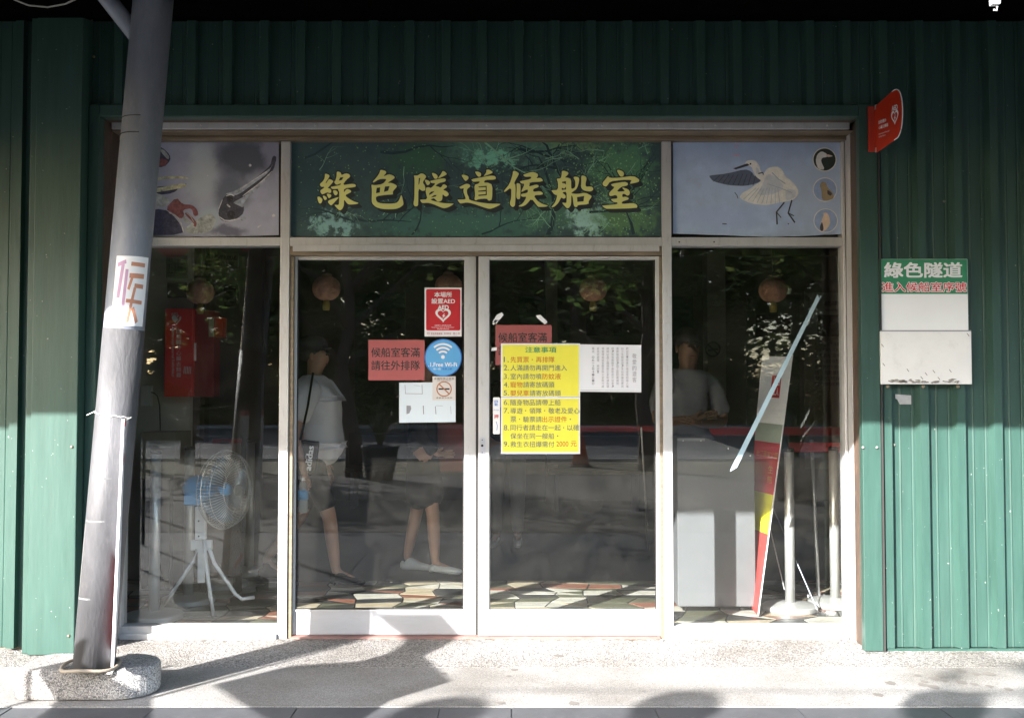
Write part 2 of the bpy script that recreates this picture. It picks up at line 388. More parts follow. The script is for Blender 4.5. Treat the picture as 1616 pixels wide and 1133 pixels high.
# paved lane, verge, kerb, road beyond the camera
def brickmat():
    m, n, l, b = new_mat('brick lane')
    tc = n.new('ShaderNodeTexCoord'); br = n.new('ShaderNodeTexBrick'); br.inputs['Scale'].default_value = 3.2
    br.inputs['Color1'].default_value = (.07, .062, .052, 1); br.inputs['Color2'].default_value = (.10, .09, .077, 1); br.inputs['Mortar'].default_value = (.07, .065, .06, 1)
    br.inputs['Mortar Size'].default_value = .02
    l.new(tc.outputs['Object'], br.inputs['Vector']); l.new(br.outputs['Color'], b.inputs['Base Color']); b.inputs['Roughness'].default_value = .8
    return m
M['bricklane'] = brickmat()
structure(box('brick_lane', -30, 30, -11.2, -4.3, -.15, -.006, M['bricklane']))
structure(box('grass_verge', -30, 30, -14.6, -11.2, -.15, .0, M['soil']))
kb = structure(box('kerb', -40, 40, -14.8, -14.6, -.15, .06, M['grout']))
structure(box('road', -60, 60, -36.0, -14.8, -.155, -.06, M['asphalt']))
for yy in (-17.4, -21.0, -28.5):
    structure(box('road_marking', -60, 60, yy - .1, yy, -.06, -.055, M['roadpaint']))
structure(box('far_kerb', -60, 60, -36.25, -36.0, -.15, .08, M['grout']))
structure(box('far_verge', -60, 60, -60, -36.25, -.15, .02, M['soil']))

# ------------------------------------------------------------------ the building
B = thing('waiting_room_building', (0, 0, 0), 'dark green corrugated steel waiting room with glazed front under an awning', 'building')
z_lo = wz(165, -.33); z_li = wz(184, -.33); Ztop = 3.45
def wall_sheet(x0, n, z0, z1):
    """n ribs at a pitch of 0.19 m, each sheet is a single folded plate"""
    prof = []
    for i in range(n):
        c = x0 + .19 * i
        prof += [(c - .062, 0), (c - .058, .0025), (c - .052, 0), (c - .040, 0), (c - .024, -.036), (c + .018, -.036), (c + .022, 0), (c + .066, 0), (c + .072, -.0028), (c + .078, 0)]
    prof.append((x0 + .19 * n - .063, 0))
    V = []; n2 = len(prof)
    for z in (z0, z1): V += [(x, Wp + y, z) for x, y in prof]
    for z in (z0, z1): V += [(x, Wp + y + .0012, z) for x, y in prof]
    Fs = []
    for i in range(n2 - 1):
        Fs.append((i, i + 1, n2 + i + 1, n2 + i)); Fs.append((2 * n2 + i, 3 * n2 + i, 3 * n2 + i + 1, 2 * n2 + i + 1))
        Fs.append((i, 2 * n2 + i, 2 * n2 + i + 1, i + 1))
    return mesh_obj('wall_sheet', V, Fs, M['green'], B)
k = 0
for i in range(5): wall_sheet(1.94 + .19 * 4 * i, 4, 0.015, Ztop)                 # right of the door
for i in range(5): wall_sheet(1.94 - .19 * 4 * (i + 1), 4, z_lo - .03, Ztop)
wall_sheet(1.94 - .19 * 22, 2, z_lo - .03, Ztop)         # above the opening
for i in range(3): wall_sheet(-2.44 + .063 - .19 * 4 * (i + 1) , 4, 0.015, Ztop)   # left of the column
box('base_flashing', 1.92, 5.6, Wp - .03, Wp - .002, 0.0, .012, M['green'], B)
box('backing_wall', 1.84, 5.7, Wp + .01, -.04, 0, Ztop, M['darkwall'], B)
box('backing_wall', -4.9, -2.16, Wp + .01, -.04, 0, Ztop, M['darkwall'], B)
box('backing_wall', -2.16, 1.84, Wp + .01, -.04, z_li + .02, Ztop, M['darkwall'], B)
# column on the left, its face in front of the wall
box('corner_column', -2.435, -2.20, -.41, Wp + .005, 0.004, Ztop, M['green'], B, .004)
box('column_flange', -2.475, -2.436, -.385, Wp + .005, 0.004, Ztop, M['green'], B, .004)
# trims round the opening
box('opening_trim', -2.198, -2.142, -.33, Wp + .02, 0.004, z_lo, M['green'], B, .003)
box('opening_trim', 1.80, 1.895, -.33, Wp - .001, 0.004, z_lo, M['green'], B, .003)
box('opening_trim', -2.141, 1.799, -.33, Wp + .02, z_li, z_lo - .001, M['green'], B, .003)
box('trim_lip', 1.896, 1.905, -.335, Wp, 0.004, z_lo - .05, M['rubber'], B)
box('jamb', 1.825, 1.84, Wp + .0, -.03, 0.004, z_li, M['rust'], B)
box('jamb', 1.805, 1.824, -.325, -.27, 0.004, z_li, M['rust'], B, .002)
box('jamb', -2.165, -2.143, Wp + .021, -.03, 0.004, z_li, M['rust'], B)
box('soffit_lining', -2.14, 1.80, Wp + .021, -.03, z_li + .002, z_li + .02, M['rust'], B)
za, zb, zc = wz(192, -.2), wz(204, -.2), wz(219, -.06)
hf = box('header_flashing', wx(176, -.2, 200), wx(1341, -.2, 200), -.20, -.185, zb, za, M['alu'], B, .002)
for px in (208, 317, 406, 497, 585, 676, 768, 858, 950, 1040, 1129, 1218, 1306):
    b2 = bmesh.new(); c = P(px, 198, -.203)
    bmesh.ops.create_icosphere(b2, subdivisions=1, radius=.0065, matrix=Matrix.Translation(c) @ Matrix.Scale(.5, 4, (0, 1, 0)))
    bm_obj('rivet', b2, M['chrome'], hf)
box('head_channel', -2.14, wx(1345, -.05), -.17, -.035, zc + .012, zb + .002, M['alu_brown'], B, .002)
box('head_channel_lip', -2.14, wx(1343, -.05), -.07, .03, zc - .01, zc + .010, M['alu_brown'], B, .002)
# aluminium grid
fy0, fy1 = -.045, .045
tz0, tz1 = wz(388, fy0), wz(374.5, fy0)
xl, xr = -2.14, 1.818
def mull(px0, px1, z0=0.0, z1=None, d=0.0):
    return box('mullion', wx(px0, fy0), wx(px1, fy0), fy0 - d, fy1, z0, z1 if z1 else zc - .012, M['alu'], B, .002)
mull(440.5, 455); mull(1046.5, 1061); 
box('mullion', xl, xl + .035, fy0, fy1, 0, zc - .012, M['alu'], B, .002)
box('mullion', wx(1333, fy0), xr, fy0, fy1, 0, zc - .012, M['alu'], B, .002)
box('mullion', wx(1345, -.12), wx(1349, -.12), -.12, -.046, 0, zc + .01, M['alu'], B, .001)
for a, b_ in ((wx(186, fy0), wx(440, fy0)), (wx(455.4, fy0), wx(1046, fy0)), (wx(1061.4, fy0), wx(1332.6, fy0))):
    box('transom', a, b_, fy0 + .002, fy1, tz0, tz1, M['alu'], B, .002)
for a, b_ in ((xl + .036, wx(440, fy0)), (wx(1061.4, fy0), wx(1332.6, fy0))):
    box('sill', a, b_, fy0 + .001, fy1, .0, wz(988, fy0), M['alu'], B, .002)
    box('sill_step', a, b_, fy0 - .02, fy0 - .001, .0, wz(999, fy0), M['alu'], B, .002)
box('threshold', wx(461, fy0), wx(1040, fy0), -.055, .05, -.002, .010, mat('red brown threshold', (.24, .13, .11), .7, var=.2, dirt=.5, dirtcol=(.4, .37, .33)), B)
def pane(px0, px1, py0, py1, Y, parent, name='pane'):
    return box(name, wx(px0, Y), wx(px1, Y), Y, Y + .005, wz(py1, Y), wz(py0, Y), M['glass'], parent)
pane(186, 441, 388.5, 987, .0, B); pane(1060, 1333, 388.5, 987, .0, B)
# screws along the transom
for px, py in ((1072, 382), (1127, 382)):
    b2 = bmesh.new(); bmesh.ops.create_icosphere(b2, subdivisions=1, radius=.005, matrix=Matrix.Translation(P(px, py, fy0))); bm_obj('screw', b2, M['rust'], B)
# door head tracks
box('door_track', wx(455.6, fy0), wx(1045.8, fy0), fy0 + .006, fy1 + .03, wz(403, fy0), tz0 - .001, M['alu_brown'], B, .002)
box('door_track_lip', wx(461, -.05), wx(1041, -.05), -.062, -.046, wz(397, -.05), tz0 + .002, M['alu'], B, .001)
box('door_jamb', wx(455.6, fy0), wx(461.5, fy0), fy0 + .012, fy1, .0, wz(404, fy0), M['alu_brown'], B, .001)
box('door_jamb', wx(1041.5, fy0), wx(1046, fy0), fy0 + .012, fy1, .0, wz(404, fy0), M['alu_brown'], B, .001)
def door(pxs, Y, side):
    x0, x1, g0, g1 = pxs
    d = box('door', wx(x0, Y), wx(g0, Y), Y, Y + .035, .012, wz(404.5, Y), M['alu'], B, .002)   # hanging stile carries the leaf
    box('stile', wx(g1, Y), wx(x1, Y), Y, Y + .035, .012, wz(404.5, Y), M['alu'], d, .002)
    a, c = wx(g0, Y) + .0005, wx(g1, Y) - .0005
    box('top_rail', a, c, Y + .003, Y + .034, wz(410, Y), wz(404.6, Y), M['alu'], d, .001)
    box('bottom_rail', a, c, Y + .002, Y + .034, .013, wz(962, Y), M['alu_white'], d, .002)
    box('bead', a, c, Y - .004, Y + .0015, wz(964, Y), wz(961.5, Y), M['alu'], d)
    for xx in (a, c - .006): box('gasket', xx, xx + .006, Y + .004, Y + .012, wz(961, Y), wz(410.2, Y), M['rubber'], d)
    box('gasket', a + .007, c - .007, Y + .004, Y + .012, wz(962.2, Y) , wz(960.5, Y) + .003, M['rubber'], d)
    pane(g0 - 1, g1 + 1, 408, 963, Y + .014, d)
    return d
d1 = door((461.8, 751, 468, 732.5), -.005, 1)
d2 = door((1041.2, 755, 1036.5, 772), -.03, -1) if False else None
d2 = box('door', wx(755, -.03), wx(772, -.03), -.03, .005, .012, wz(404.5, -.03), M['alu'], B, .002)
Y2 = -.03
box('stile', wx(1035, Y2), wx(1041.2, Y2), Y2, Y2 + .035, .012, wz(404.5, Y2), M['alu'], d2, .002)
a, c = wx(772, Y2) + .0005, wx(1035, Y2) - .0005
box('top_rail', a, c, Y2 + .003, Y2 + .034, wz(410, Y2), wz(404.6, Y2), M['alu'], d2, .001)
box('bottom_rail', a, c, Y2 + .002, Y2 + .034, .013, wz(962, Y2), M['alu_white'], d2, .002)
for xx in (a, c - .006): box('gasket', xx, xx + .006, Y2 + .004, Y2 + .012, wz(961, Y2), wz(410.2, Y2), M['rubber'], d2)
box('bead', a, c, Y2 - .004, Y2 + .0015, wz(964, Y2), wz(961.5, Y2), M['alu'], d2)
pane(771, 1036, 408, 963, Y2 + .014, d2)
box('door_seal', wx(751.1, 0), wx(755, 0), .0, .03, .012, wz(404.5, 0), M['rubber'], B)
# lock plate on the right leaf
lk = flat('handle', [(roundrect(757, 690, 765.5, 718, 4), [])], Y2 - .004, mat('lock plate', (.5, .5, .55), .3, .6), d2)
flat('keyhole', [(circ(761, 703, 2), []), (circ(761, 694, .9), []), (circ(761, 714, .9), [])], Y2 - .0046, M['black'], d2)
# wall screws
for px, py in ((1384, 706),(1411, 702),(1457, 706),(1521, 706),(1565, 688),(1566, 706),(1362, 706),(1411, 988),(1470, 990),(1521, 990),(1577, 985),(1516, 1008),(398//3*0+113, 705),(129, 386),(128, 657),(148, 90),(1374, 177),(1490, 318),(108, 1003),(145, 31)):
    Yq = -.335 if 1350 < px < 1390 else (-.413 if px < 122 else (-.333 if px < 150 else -.284))
    b2 = bmesh.new(); bmesh.ops.create_icosphere(b2, subdivisions=2, radius=.0075, matrix=Matrix.Translation(P(px, py, Yq)) @ Matrix.Scale(.6, 4, (0, 1, 0)))
    bm_obj('screw', b2, mat('screw grey', (.2, .2, .18), .5) if px > 1300 else M['alu_brown'], B, True)
# awning
zi, zo, Ao = 3.27, 1.135 + .6 * 2.6, -2.88
def awning(y0, y1, m, name):
    za_, zb2 = (zi + (zo - zi) * (Wp - y) / (Wp - Ao) for y in (y0, y1))
    bm = bmesh.new(); V = [(-9, y0, za_), (9, y0, za_), (9, y1, zb2), (-9, y1, zb2)]
    vs = [bm.verts.new(v) for v in V] + [bm.verts.new((v[0], v[1], v[2] + .06)) for v in V]
    for f in ((0, 1, 2, 3), (7, 6, 5, 4), (0, 4, 5, 1), (1, 5, 6, 2), (2, 6, 7, 3), (3, 7, 4, 0)): bm.faces.new([vs[i] for i in f])
    bm_obj(name, bm, m, B)
awning(Wp, -1.2, M['soffit'], 'awning_shaded_part')  # near-black colour paints in the deep shade under the awning
awning(-1.202, Ao, mat('pale awning sheet for bounce', (.66, .67, .70), .6, 0, .06, 2), 'awning_bounce_part')  # out-of-view part coloured pale to bounce light onto the front
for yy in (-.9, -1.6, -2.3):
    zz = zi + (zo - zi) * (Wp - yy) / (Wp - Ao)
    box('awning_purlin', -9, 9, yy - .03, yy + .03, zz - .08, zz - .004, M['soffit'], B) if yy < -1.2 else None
# room
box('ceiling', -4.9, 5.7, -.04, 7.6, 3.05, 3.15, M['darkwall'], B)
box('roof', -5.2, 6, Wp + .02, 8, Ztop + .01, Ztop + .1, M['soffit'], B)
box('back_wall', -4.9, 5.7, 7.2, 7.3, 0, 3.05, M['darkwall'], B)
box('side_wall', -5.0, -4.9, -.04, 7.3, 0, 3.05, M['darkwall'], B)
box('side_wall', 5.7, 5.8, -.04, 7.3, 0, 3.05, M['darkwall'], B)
box('partition_wall', -4.9, wx(301, 1.75), 1.75, 1.87, 0, 3.05, M['beige'], B)
box('pillar', wx(303, 1.8), wx(316, 1.8), 1.80, 1.9, 0, 3.05, M['rust'], B)
box('inner_wall', wx(330, 4.2), wx(412, 4.2), 4.2, 4.3, 0, 3.05, mat('grey plaster', (.16, .16, .15), .85), B)
for px in (300, 1055, 1112, 1150):
    pass
box('pillar', wx(1117, 6.9), wx(1146, 6.9), 6.9, 7.19, 0, 3.05, M['beige'], B)
box('pillar', wx(862, 6.9), wx(880, 6.9), 6.9, 7.19, 0, 3.05, M['beige'], B)
# interior floor with broken-marble tiles
fl = structure(box('interior_floor', -4.9, 5.7, .046, 7.3, -.1, -.004, M['rubber']))
tcol = [mat('white marble', (.42, .395, .34), .4, var=.25, scale=12, dirt=.4), mat('red marble', (.20, .085, .055), .4, var=.2, scale=12), mat('olive marble', (.10, .10, .065), .35, var=.3, scale=12),
        mat('tan marble', (.36, .30, .21), .4, var=.2, scale=12), mat('black marble', (.035, .035, .035), .3)]
random.seed(21)
nx, ny, cw, ch = 22, 13, .25, .125
gx = [[(-2.75 + i * cw + random.uniform(-.07, .07), .05 + j * ch + (random.uniform(-.038, .038) if j else 0)) for i in range(nx + 1)] for j in range(ny + 1)]
for j in range(ny):
    for i in range(nx):
        q = [gx[j][i], gx[j][i + 1], gx[j + 1][i + 1], gx[j + 1][i]]
        sets = [q] if random.random() < .7 else ([[q[0], q[1], q[2]], [q[0], q[2], q[3]]] if random.random() < .5 else [[q[0], q[1], q[3]], [q[1], q[2], q[3]]])
        for s in sets:
            cx = sum(p[0] for p in s) / len(s); cyy = sum(p[1] for p in s) / len(s)
            s2 = [(cx + (p[0] - cx) * .95, cyy + (p[1] - cyy) * .93) for p in s]
            h = random.uniform(-.0015, .0005); n = len(s2)
            V = [(x, y, h) for x, y in s2] + [(x, y, -.01) for x, y in s2]
            mesh_obj('floor_tile', V, [tuple(range(n))] + [(k, n + k, n + (k + 1) % n, (k + 1) % n) for k in range(n)], random.choices(tcol, (4, 2.5, 3, 3, 2.5))[0], fl)

# ------------------------------------------------------------------ printed banners above the doors
def blobs(name, base, bl, nscale=6, namt=.35, ns2=None):
    """flat print: soft patches of colour, placed in the wall plane (photo pixels)"""
    m, n, l, b = new_mat(name); b.inputs['Roughness'].default_value = .45
    g = n.new('ShaderNodeNewGeometry'); nz = n.new('ShaderNodeTexNoise'); nz.inputs['Scale'].default_value = nscale; nz.inputs['Detail'].default_value = 8; nz.inputs['Roughness'].default_value = .65
    tc = n.new('ShaderNodeTexCoord'); l.new(tc.outputs['Object'], nz.inputs['Vector'])
    sb = n.new('ShaderNodeVectorMath'); sb.operation = 'SUBTRACT'; l.new(nz.outputs['Color'], sb.inputs[0]); sb.inputs[1].default_value = (.5, .5, .5)
    sc = n.new('ShaderNodeVectorMath'); sc.operation = 'SCALE'; sc.inputs['Scale'].default_value = namt; l.new(sb.outputs[0], sc.inputs[0])
    ad = n.new('ShaderNodeVectorMath'); ad.operation = 'ADD'; l.new(tc.outputs['Object'], ad.inputs[0]); l.new(sc.outputs[0], ad.inputs[1])
    cr = n.new('ShaderNodeValToRGB'); cr.color_ramp.elements[0].position = .3; cr.color_ramp.elements[1].position = .7
    cr.color_ramp.elements[0].color = tuple(c * .85 for c in base) + (1,); cr.color_ramp.elements[1].color = tuple(c * 1.12 for c in base) + (1,); l.new(nz.outputs['Fac'], cr.inputs['Fac'])
    out = cr.outputs['Color']
    for (px, py, rx, ry, col, amt) in bl:
        c = P(px, py, 0); e = P(px + rx, py, 0).x - c.x; h = c.z - P(px, py + ry, 0).z
        s1 = n.new('ShaderNodeVectorMath'); s1.operation = 'SUBTRACT'; l.new(ad.outputs[0], s1.inputs[0]); s1.inputs[1].default_value = (c.x, 0, c.z)
        s2 = n.new('ShaderNodeVectorMath'); s2.operation = 'MULTIPLY'; l.new(s1.outputs[0], s2.inputs[0]); s2.inputs[1].default_value = (1 / e, 0, 1 / h)
        le = n.new('ShaderNodeVectorMath'); le.operation = 'LENGTH'; l.new(s2.outputs[0], le.inputs[0])
        mr = n.new('ShaderNodeMapRange'); mr.interpolation_type = 'SMOOTHSTEP'; mr.inputs['From Min'].default_value = 1.15; mr.inputs['From Max'].default_value = .45
        mr.inputs['To Min'].default_value = 0; mr.inputs['To Max'].default_value = amt; l.new(le.outputs['Value'], mr.inputs['Value'])
        mx = n.new('ShaderNodeMix'); mx.data_type = 'RGBA'; l.new(mr.outputs[0], mx.inputs['Factor']); l.new(out, mx.inputs['A']); mx.inputs['B'].default_value = tuple(col) + (1,); out = mx.outputs['Result']
    l.new(out, b.inputs['Base Color'])
    return m
K = 2.3
Yb = -.012
def banner(name, x0, y0, x1, y1, m, label, wavy=0.0):
    """a vinyl sheet, slightly wavy, filling its opening"""
    n = 24; V = []
    for j in (0, 1, 2, 3):
        for i in range(n + 1):
            px = x0 + (x1 - x0) * i / n; py = y0 + (y1 - y0) * j / 3
            if j == 3: py += wavy * (-1.5 * math.cos(i / n * 2 * math.pi * .9) + random.uniform(-.3, .3))
            if j == 0: py += wavy * 1.2 * math.cos(i / n * 5)
            v = P(px, py, Yb); V.append(v)
    Fs = [(j * (n + 1) + i, j * (n + 1) + i + 1, (j + 1) * (n + 1) + i + 1, (j + 1) * (n + 1) + i) for j in range(3) for i in range(n)]
    o = mesh_obj(name, V, [f[::-1] for f in Fs], m)
    s = o.modifiers.new('thickness', 'SOLIDIFY'); s.thickness = .0015; s.offset = -1
    tag(o, label, 'banner'); return o
random.seed(5)
T = lambda r, g, b: S(r, g, b, K)
cb_m = blobs('forest print', T(40, 58, 60), [(800, 225, 120, 42, T(66, 98, 86), .8), (775, 250, 42, 16, T(96, 150, 130), .9), (980, 270, 60, 50, T(66, 104, 76), .8), (900, 215, 70, 25, T(90, 118, 84), .7),
    (530, 355, 36, 18, T(105, 140, 142), .8), (925, 350, 38, 24, T(130, 165, 160), .8), (720, 355, 160, 30, T(50, 84, 76), .8), (985, 345, 60, 30, T(70, 100, 66), .7), (490, 300, 50, 60, T(24, 48, 52), .8), (660, 250, 60, 30, T(40, 70, 52), .8), (860, 320, 60, 50, T(60, 96, 76), .6)], 20, .42)
cb = banner('sign_banner', 456, 219.5, 1045.5, 373.5, cb_m, 'long dark green forest banner with seven yellow characters above the doors')
# printed branches
def branch2(x, y, a, w, ln, out, depth, sc=1):
    pts = [(x, y)]; ws = [w]
    n = 6
    for i in range(n):
        a += random.uniform(-.28, .28); x += math.cos(a) * ln / n; y += math.sin(a) * ln / n
        pts.append((x, y)); ws.append(w * (1 - .75 * (i + 1) / n))
        if depth > 0 and i > 0 and random.random() < .7:
            branch2(x, y, a + random.choice((-1, 1)) * random.uniform(.4, 1.0), ws[-1] * .8, ln * random.uniform(.4, .7), out, depth - 1)
    out.append((stroke(pts, ws), []))
def clip_in(polys, x0, y0, x1, y1):
    return [([(min(max(p[0], x0), x1), min(max(p[1], y0), y1)) for p in o], h) for o, h in polys if x0 < sum(p[0] for p in o) / len(o) < x1 and y0 < sum(p[1] for p in o) / len(o) < y1]
br = []
for x, y, a, w, ln, d in ((865, 372, -1.0, 8, 130, 3), (900, 300, -2.1, 7, 120, 3), (820, 235, .5, 5, 90, 3), (560, 345, .35, 4, 90, 3), (560, 350, -2.6, 4, 90, 3), (560, 345, 2.7, 3, 80, 2), (930, 335, -.3, 4, 110, 3), (930, 345, 1.2, 4, 60, 2),
                       (480, 250, -.2, 4, 110, 3), (600, 240, .2, 5, 120, 3), (1000, 370, -1.7, 5, 120, 3), (960, 230, -.5, 3, 80, 2), (700, 300, 2.6, 4, 90, 3), (760, 370, -.4, 3, 90, 3), (650, 372, -.9, 3, 80, 3)):
    branch2(x, y, a, w, ln, br, d)
stuff(flat('printed_branches', clip_in(br, 458, 222, 1043, 371), Yb - .0006, mat('branch print', T(20, 38, 42), .5, var=.3, scale=20), cb))
br = []
random.seed(11)
for i in range(46):
    x, y = random.uniform(760, 1030), random.uniform(225, 365); branch2(x, y, random.uniform(0, 6.3), 1.4, random.uniform(20, 55), br, 1)
for i in range(12):
    x, y = random.uniform(470, 700), random.uniform(225, 365); branch2(x, y, random.uniform(0, 6.3), 1.2, random.uniform(20, 45), br, 1)
branch2(765, 225, .45, 3, 120, br, 2)
stuff(flat('printed_twigs', clip_in(br, 458, 222, 1043, 371), Yb - .0010, mat('twig print', T(96, 132, 112), .5, var=.3, scale=20), cb))
random.seed(12)
fo = [(circ(random.gauss(960, 50), random.gauss(300, 45), random.uniform(.5, 1.6), 5), []) for _ in range(500)] + [(circ(random.uniform(470, 1030), random.uniform(226, 368), random.uniform(.4, 1.1), 5), []) for _ in range(500)]
stuff(flat('printed_leaves', clip_in(fo, 459, 222, 1042, 371), Yb - .0013, mat('leaf print', T(92, 128, 82), .5, var=.4, scale=20), cb))
# the seven characters, each outline drawn stroke by stroke
GA, GB, GC, GD = (495, 260), (645, 260), (790, 260), (870, 260)
glyphs = [
 (GA, [([(190,160),(215,155),(265,180),(272,205),(200,310),(215,318),(255,250),(285,250),(330,275),(335,295),(215,425),(235,402),(275,405),(300,435),(298,475),(270,487),(230,472),(160,505),(140,505),(110,465),(115,435),(175,400),(180,378),(130,382),(105,350),(110,325),(165,275),(190,215)], []),
  ([(58,548),(100,545),(145,580),(150,610),(130,655),(105,665),(80,640)], []), ([(150,532),(185,530),(220,555),(225,585),(205,605),(180,600)], []), ([(218,500),(250,495),(298,512),(302,540),(270,573),(250,568)], []),
  ([(392,122),(420,118),(465,140),(472,182),(545,148),(600,160),(625,190),(610,220),(555,260),(490,352),(640,328),(700,332),(722,360),(700,385),(520,405),(510,480),(560,412),(610,425),(642,452),(630,475),(530,522),(600,580),(690,630),(760,648),(762,660),(730,672),(640,680),(590,678),(560,650),(515,590),(515,690),(490,750),(455,780),(425,772),(355,695),(360,683),(420,688),(432,660),(435,412),(320,420),(290,390),(295,380),(430,355),(460,340),(462,318),(385,350),(350,305),(352,290),(370,270),(388,200)], [[(452,220),(505,215),(480,262),(425,275)]]),
  ([(325,440),(370,435),(410,465),(405,505),(375,528),(345,505)], []), ([(420,550),(425,565),(310,690),(290,695),(250,655),(242,625),(265,605)], [])]),
 (GA, [([(1130,95),(1160,90),(1225,110),(1238,140),(1180,205),(1280,162),(1350,185),(1380,215),(1370,240),(1250,315),(1320,310),(1400,345),(1420,375),(1345,455),(1350,500),(1340,510),(1240,515),(1060,540),(1060,600),(1085,640),(1150,660),(1300,665),(1400,655),(1445,620),(1485,518),(1500,525),(1530,660),(1520,690),(1470,730),(1400,755),(1290,762),(1160,755),(1060,725),(1000,670),(985,620),(990,430),(980,350),(990,342),(1040,352),(1175,332),(1245,250),(1180,245),(1110,252),(1020,308),(1000,295),(1080,205),(1125,130)],
   [[(1072,398),(1130,388),(1125,475),(1060,488)], [(1212,375),(1290,368),(1265,445),(1195,465)]])]),
 (GB, [([(82,185),(150,188),(205,150),(250,155),(298,195),(290,225),(235,300),(280,365),(283,440),(235,450),(215,440),(165,405),(162,680),(150,705),(120,713),(95,705),(78,665),(95,580),(100,230)], [[(172,235),(196,226),(180,325),(166,345)]]),
  ([(270,262),(305,258),(365,290),(362,325),(330,353),(305,345)], []), ([(388,145),(420,142),(480,170),(495,205),(485,240),(445,247),(425,225)], []), ([(575,108),(615,120),(648,155),(640,175),(505,240),(500,228),(555,150)], []),
  ([(370,275),(590,232),(630,245),(632,275),(610,295),(515,315),(450,365),(490,370),(545,395),(590,328),(650,360),(652,385),(580,430),(640,450),(680,490),(675,525),(640,545),(610,535),(575,500),(572,590),(550,620),(510,635),(485,628),(432,572),(400,580),(365,600),(560,655),(760,662),(765,672),(690,720),(610,745),(560,735),(410,670),(320,650),(245,658),(215,645),(195,605),(200,597),(320,590),(290,480),(290,420),(300,390),(345,385),(378,402),(460,320),(385,315),(365,290)],
   [[(352,488),(385,462),(440,453),(402,488),(345,520)], [(376,562),(430,522),(478,518),(455,545)]])]),
 (GB, [([(890,178),(940,172),(1015,200),(1018,240),(980,278),(955,278)], []),
  ([(862,380),(980,322),(1040,340),(1050,375),(990,420),(990,490),(1025,560),(1028,600),(1180,640),(1380,665),(1555,665),(1560,682),(1450,735),(1380,755),(1310,740),(1080,660),(980,645),(900,662),(870,660),(830,605),(835,595),(960,592),(968,570),(925,460),(940,400),(885,415),(860,390)], []),
  ([(1120,120),(1180,118),(1235,150),(1225,200),(1195,213),(1165,195)], []), ([(1315,88),(1370,85),(1430,125),(1420,148),(1280,200),(1272,198),(1320,130)], []),
  ([(1060,250),(1240,216),(1400,188),(1465,195),(1488,230),(1465,258),(1300,262),(1275,308),(1350,308),(1425,345),(1418,595),(1375,615),(1350,610),(1330,578),(1180,590),(1145,613),(1115,595),(1130,520),(1112,345),(1185,325),(1215,285),(1105,295),(1080,285)],
   [[(1180,375),(1325,362),(1328,520),(1188,535),(1182,515),(1308,503),(1310,455),(1185,462),(1180,447),(1310,432),(1308,384),(1200,390)]])]),
 (GC, [([(208,110),(250,108),(305,140),(312,165),(225,320),(258,340),(250,680),(225,720),(195,722),(165,690),(155,650),(180,570),(182,385),(75,468),(55,462),(55,450),(155,325),(205,170)], []),
  ([(268,315),(320,320),(342,350),(335,570),(315,593),(280,585),(265,540),(274,400)], []),
  ([(385,170),(545,118),(630,155),(640,190),(605,235),(680,225),(715,255),(715,290),(490,305),(495,340),(480,375),(600,340),(645,350),(648,385),(555,415),(555,465),(670,450),(720,480),(715,515),(560,522),(620,610),(700,665),(800,695),(805,708),(740,722),(645,722),(625,705),(525,575),(440,680),(370,715),(310,715),(308,700),(380,660),(445,545),(370,550),(346,530),(348,500),(460,480),(465,425),(430,430),(358,468),(350,455),(410,330),(352,322),(328,295),(332,282),(510,248),(525,205),(420,212),(390,190)], [])]),
 (GC, [([(1040,112),(1080,105),(1150,130),(1155,160),(1090,225),(1130,220),(1200,245),(1200,400),(1220,415),(1270,385),(1270,280),(1235,220),(1260,205),(1320,212),(1340,245),(1320,350),(1290,420),(1210,475),(1202,488),(1300,502),(1440,475),(1545,530),(1548,550),(1495,625),(1500,675),(1310,690),(1305,715),(1280,725),(1250,712),(1235,650),(1228,560),(1202,508),(1200,680),(1165,735),(1135,745),(1110,730),(1050,660),(1052,645),(1110,655),(1122,630),(1122,458),(1042,475),(1105,520),(1108,565),(1075,583),(1045,570),(1030,560),(985,650),(920,715),(870,732),(862,722),(930,640),(965,520),(920,515),(865,450),(870,435),(975,432),(975,300),(955,255),(960,240),(1025,235),(1040,160)],
   [[(1045,295),(1110,282),(1112,340),(1085,318),(1045,315)], [(1112,378),(1112,425),(1042,432),(1040,395),(1080,412)], [(1300,555),(1420,535),(1410,625),(1305,635)]]),
  ([(1370,195),(1400,183),(1450,205),(1465,240),(1445,320),(1448,378),(1540,372),(1575,395),(1575,430),(1540,458),(1470,455),(1400,435),(1365,385),(1372,290)], [])]),
 (GD, [([(1110,98),(1150,88),(1225,120),(1240,160),(1220,205),(1180,208),(1150,175)], []),
  ([(965,190),(995,228),(1150,225),(1400,190),(1495,250),(1495,285),(1470,302),(1335,332),(1345,300),(1370,262),(1200,262),(1000,288),(945,370),(910,375),(875,350),(870,310),(920,250)], []),
  ([(1010,330),(1240,292),(1300,310),(1305,345),(1270,365),(1190,378),(1105,460),(1230,455),(1250,445),(1205,400),(1215,390),(1310,420),(1340,470),(1325,520),(1290,530),(1250,500),(1210,498),(1205,555),(1265,545),(1315,565),(1315,595),(1200,630),(1200,672),(1380,652),(1450,675),(1468,715),(1445,742),(950,757),(900,735),(865,705),(870,697),(1120,675),(1128,645),(1060,640),(1015,600),(1020,585),(1130,578),(1110,515),(1000,540),(980,510),(990,470),(1080,385),(1030,365)], [])])]
shadow_m = mat('lettering shadow print', (.022, .03, .03), .5)
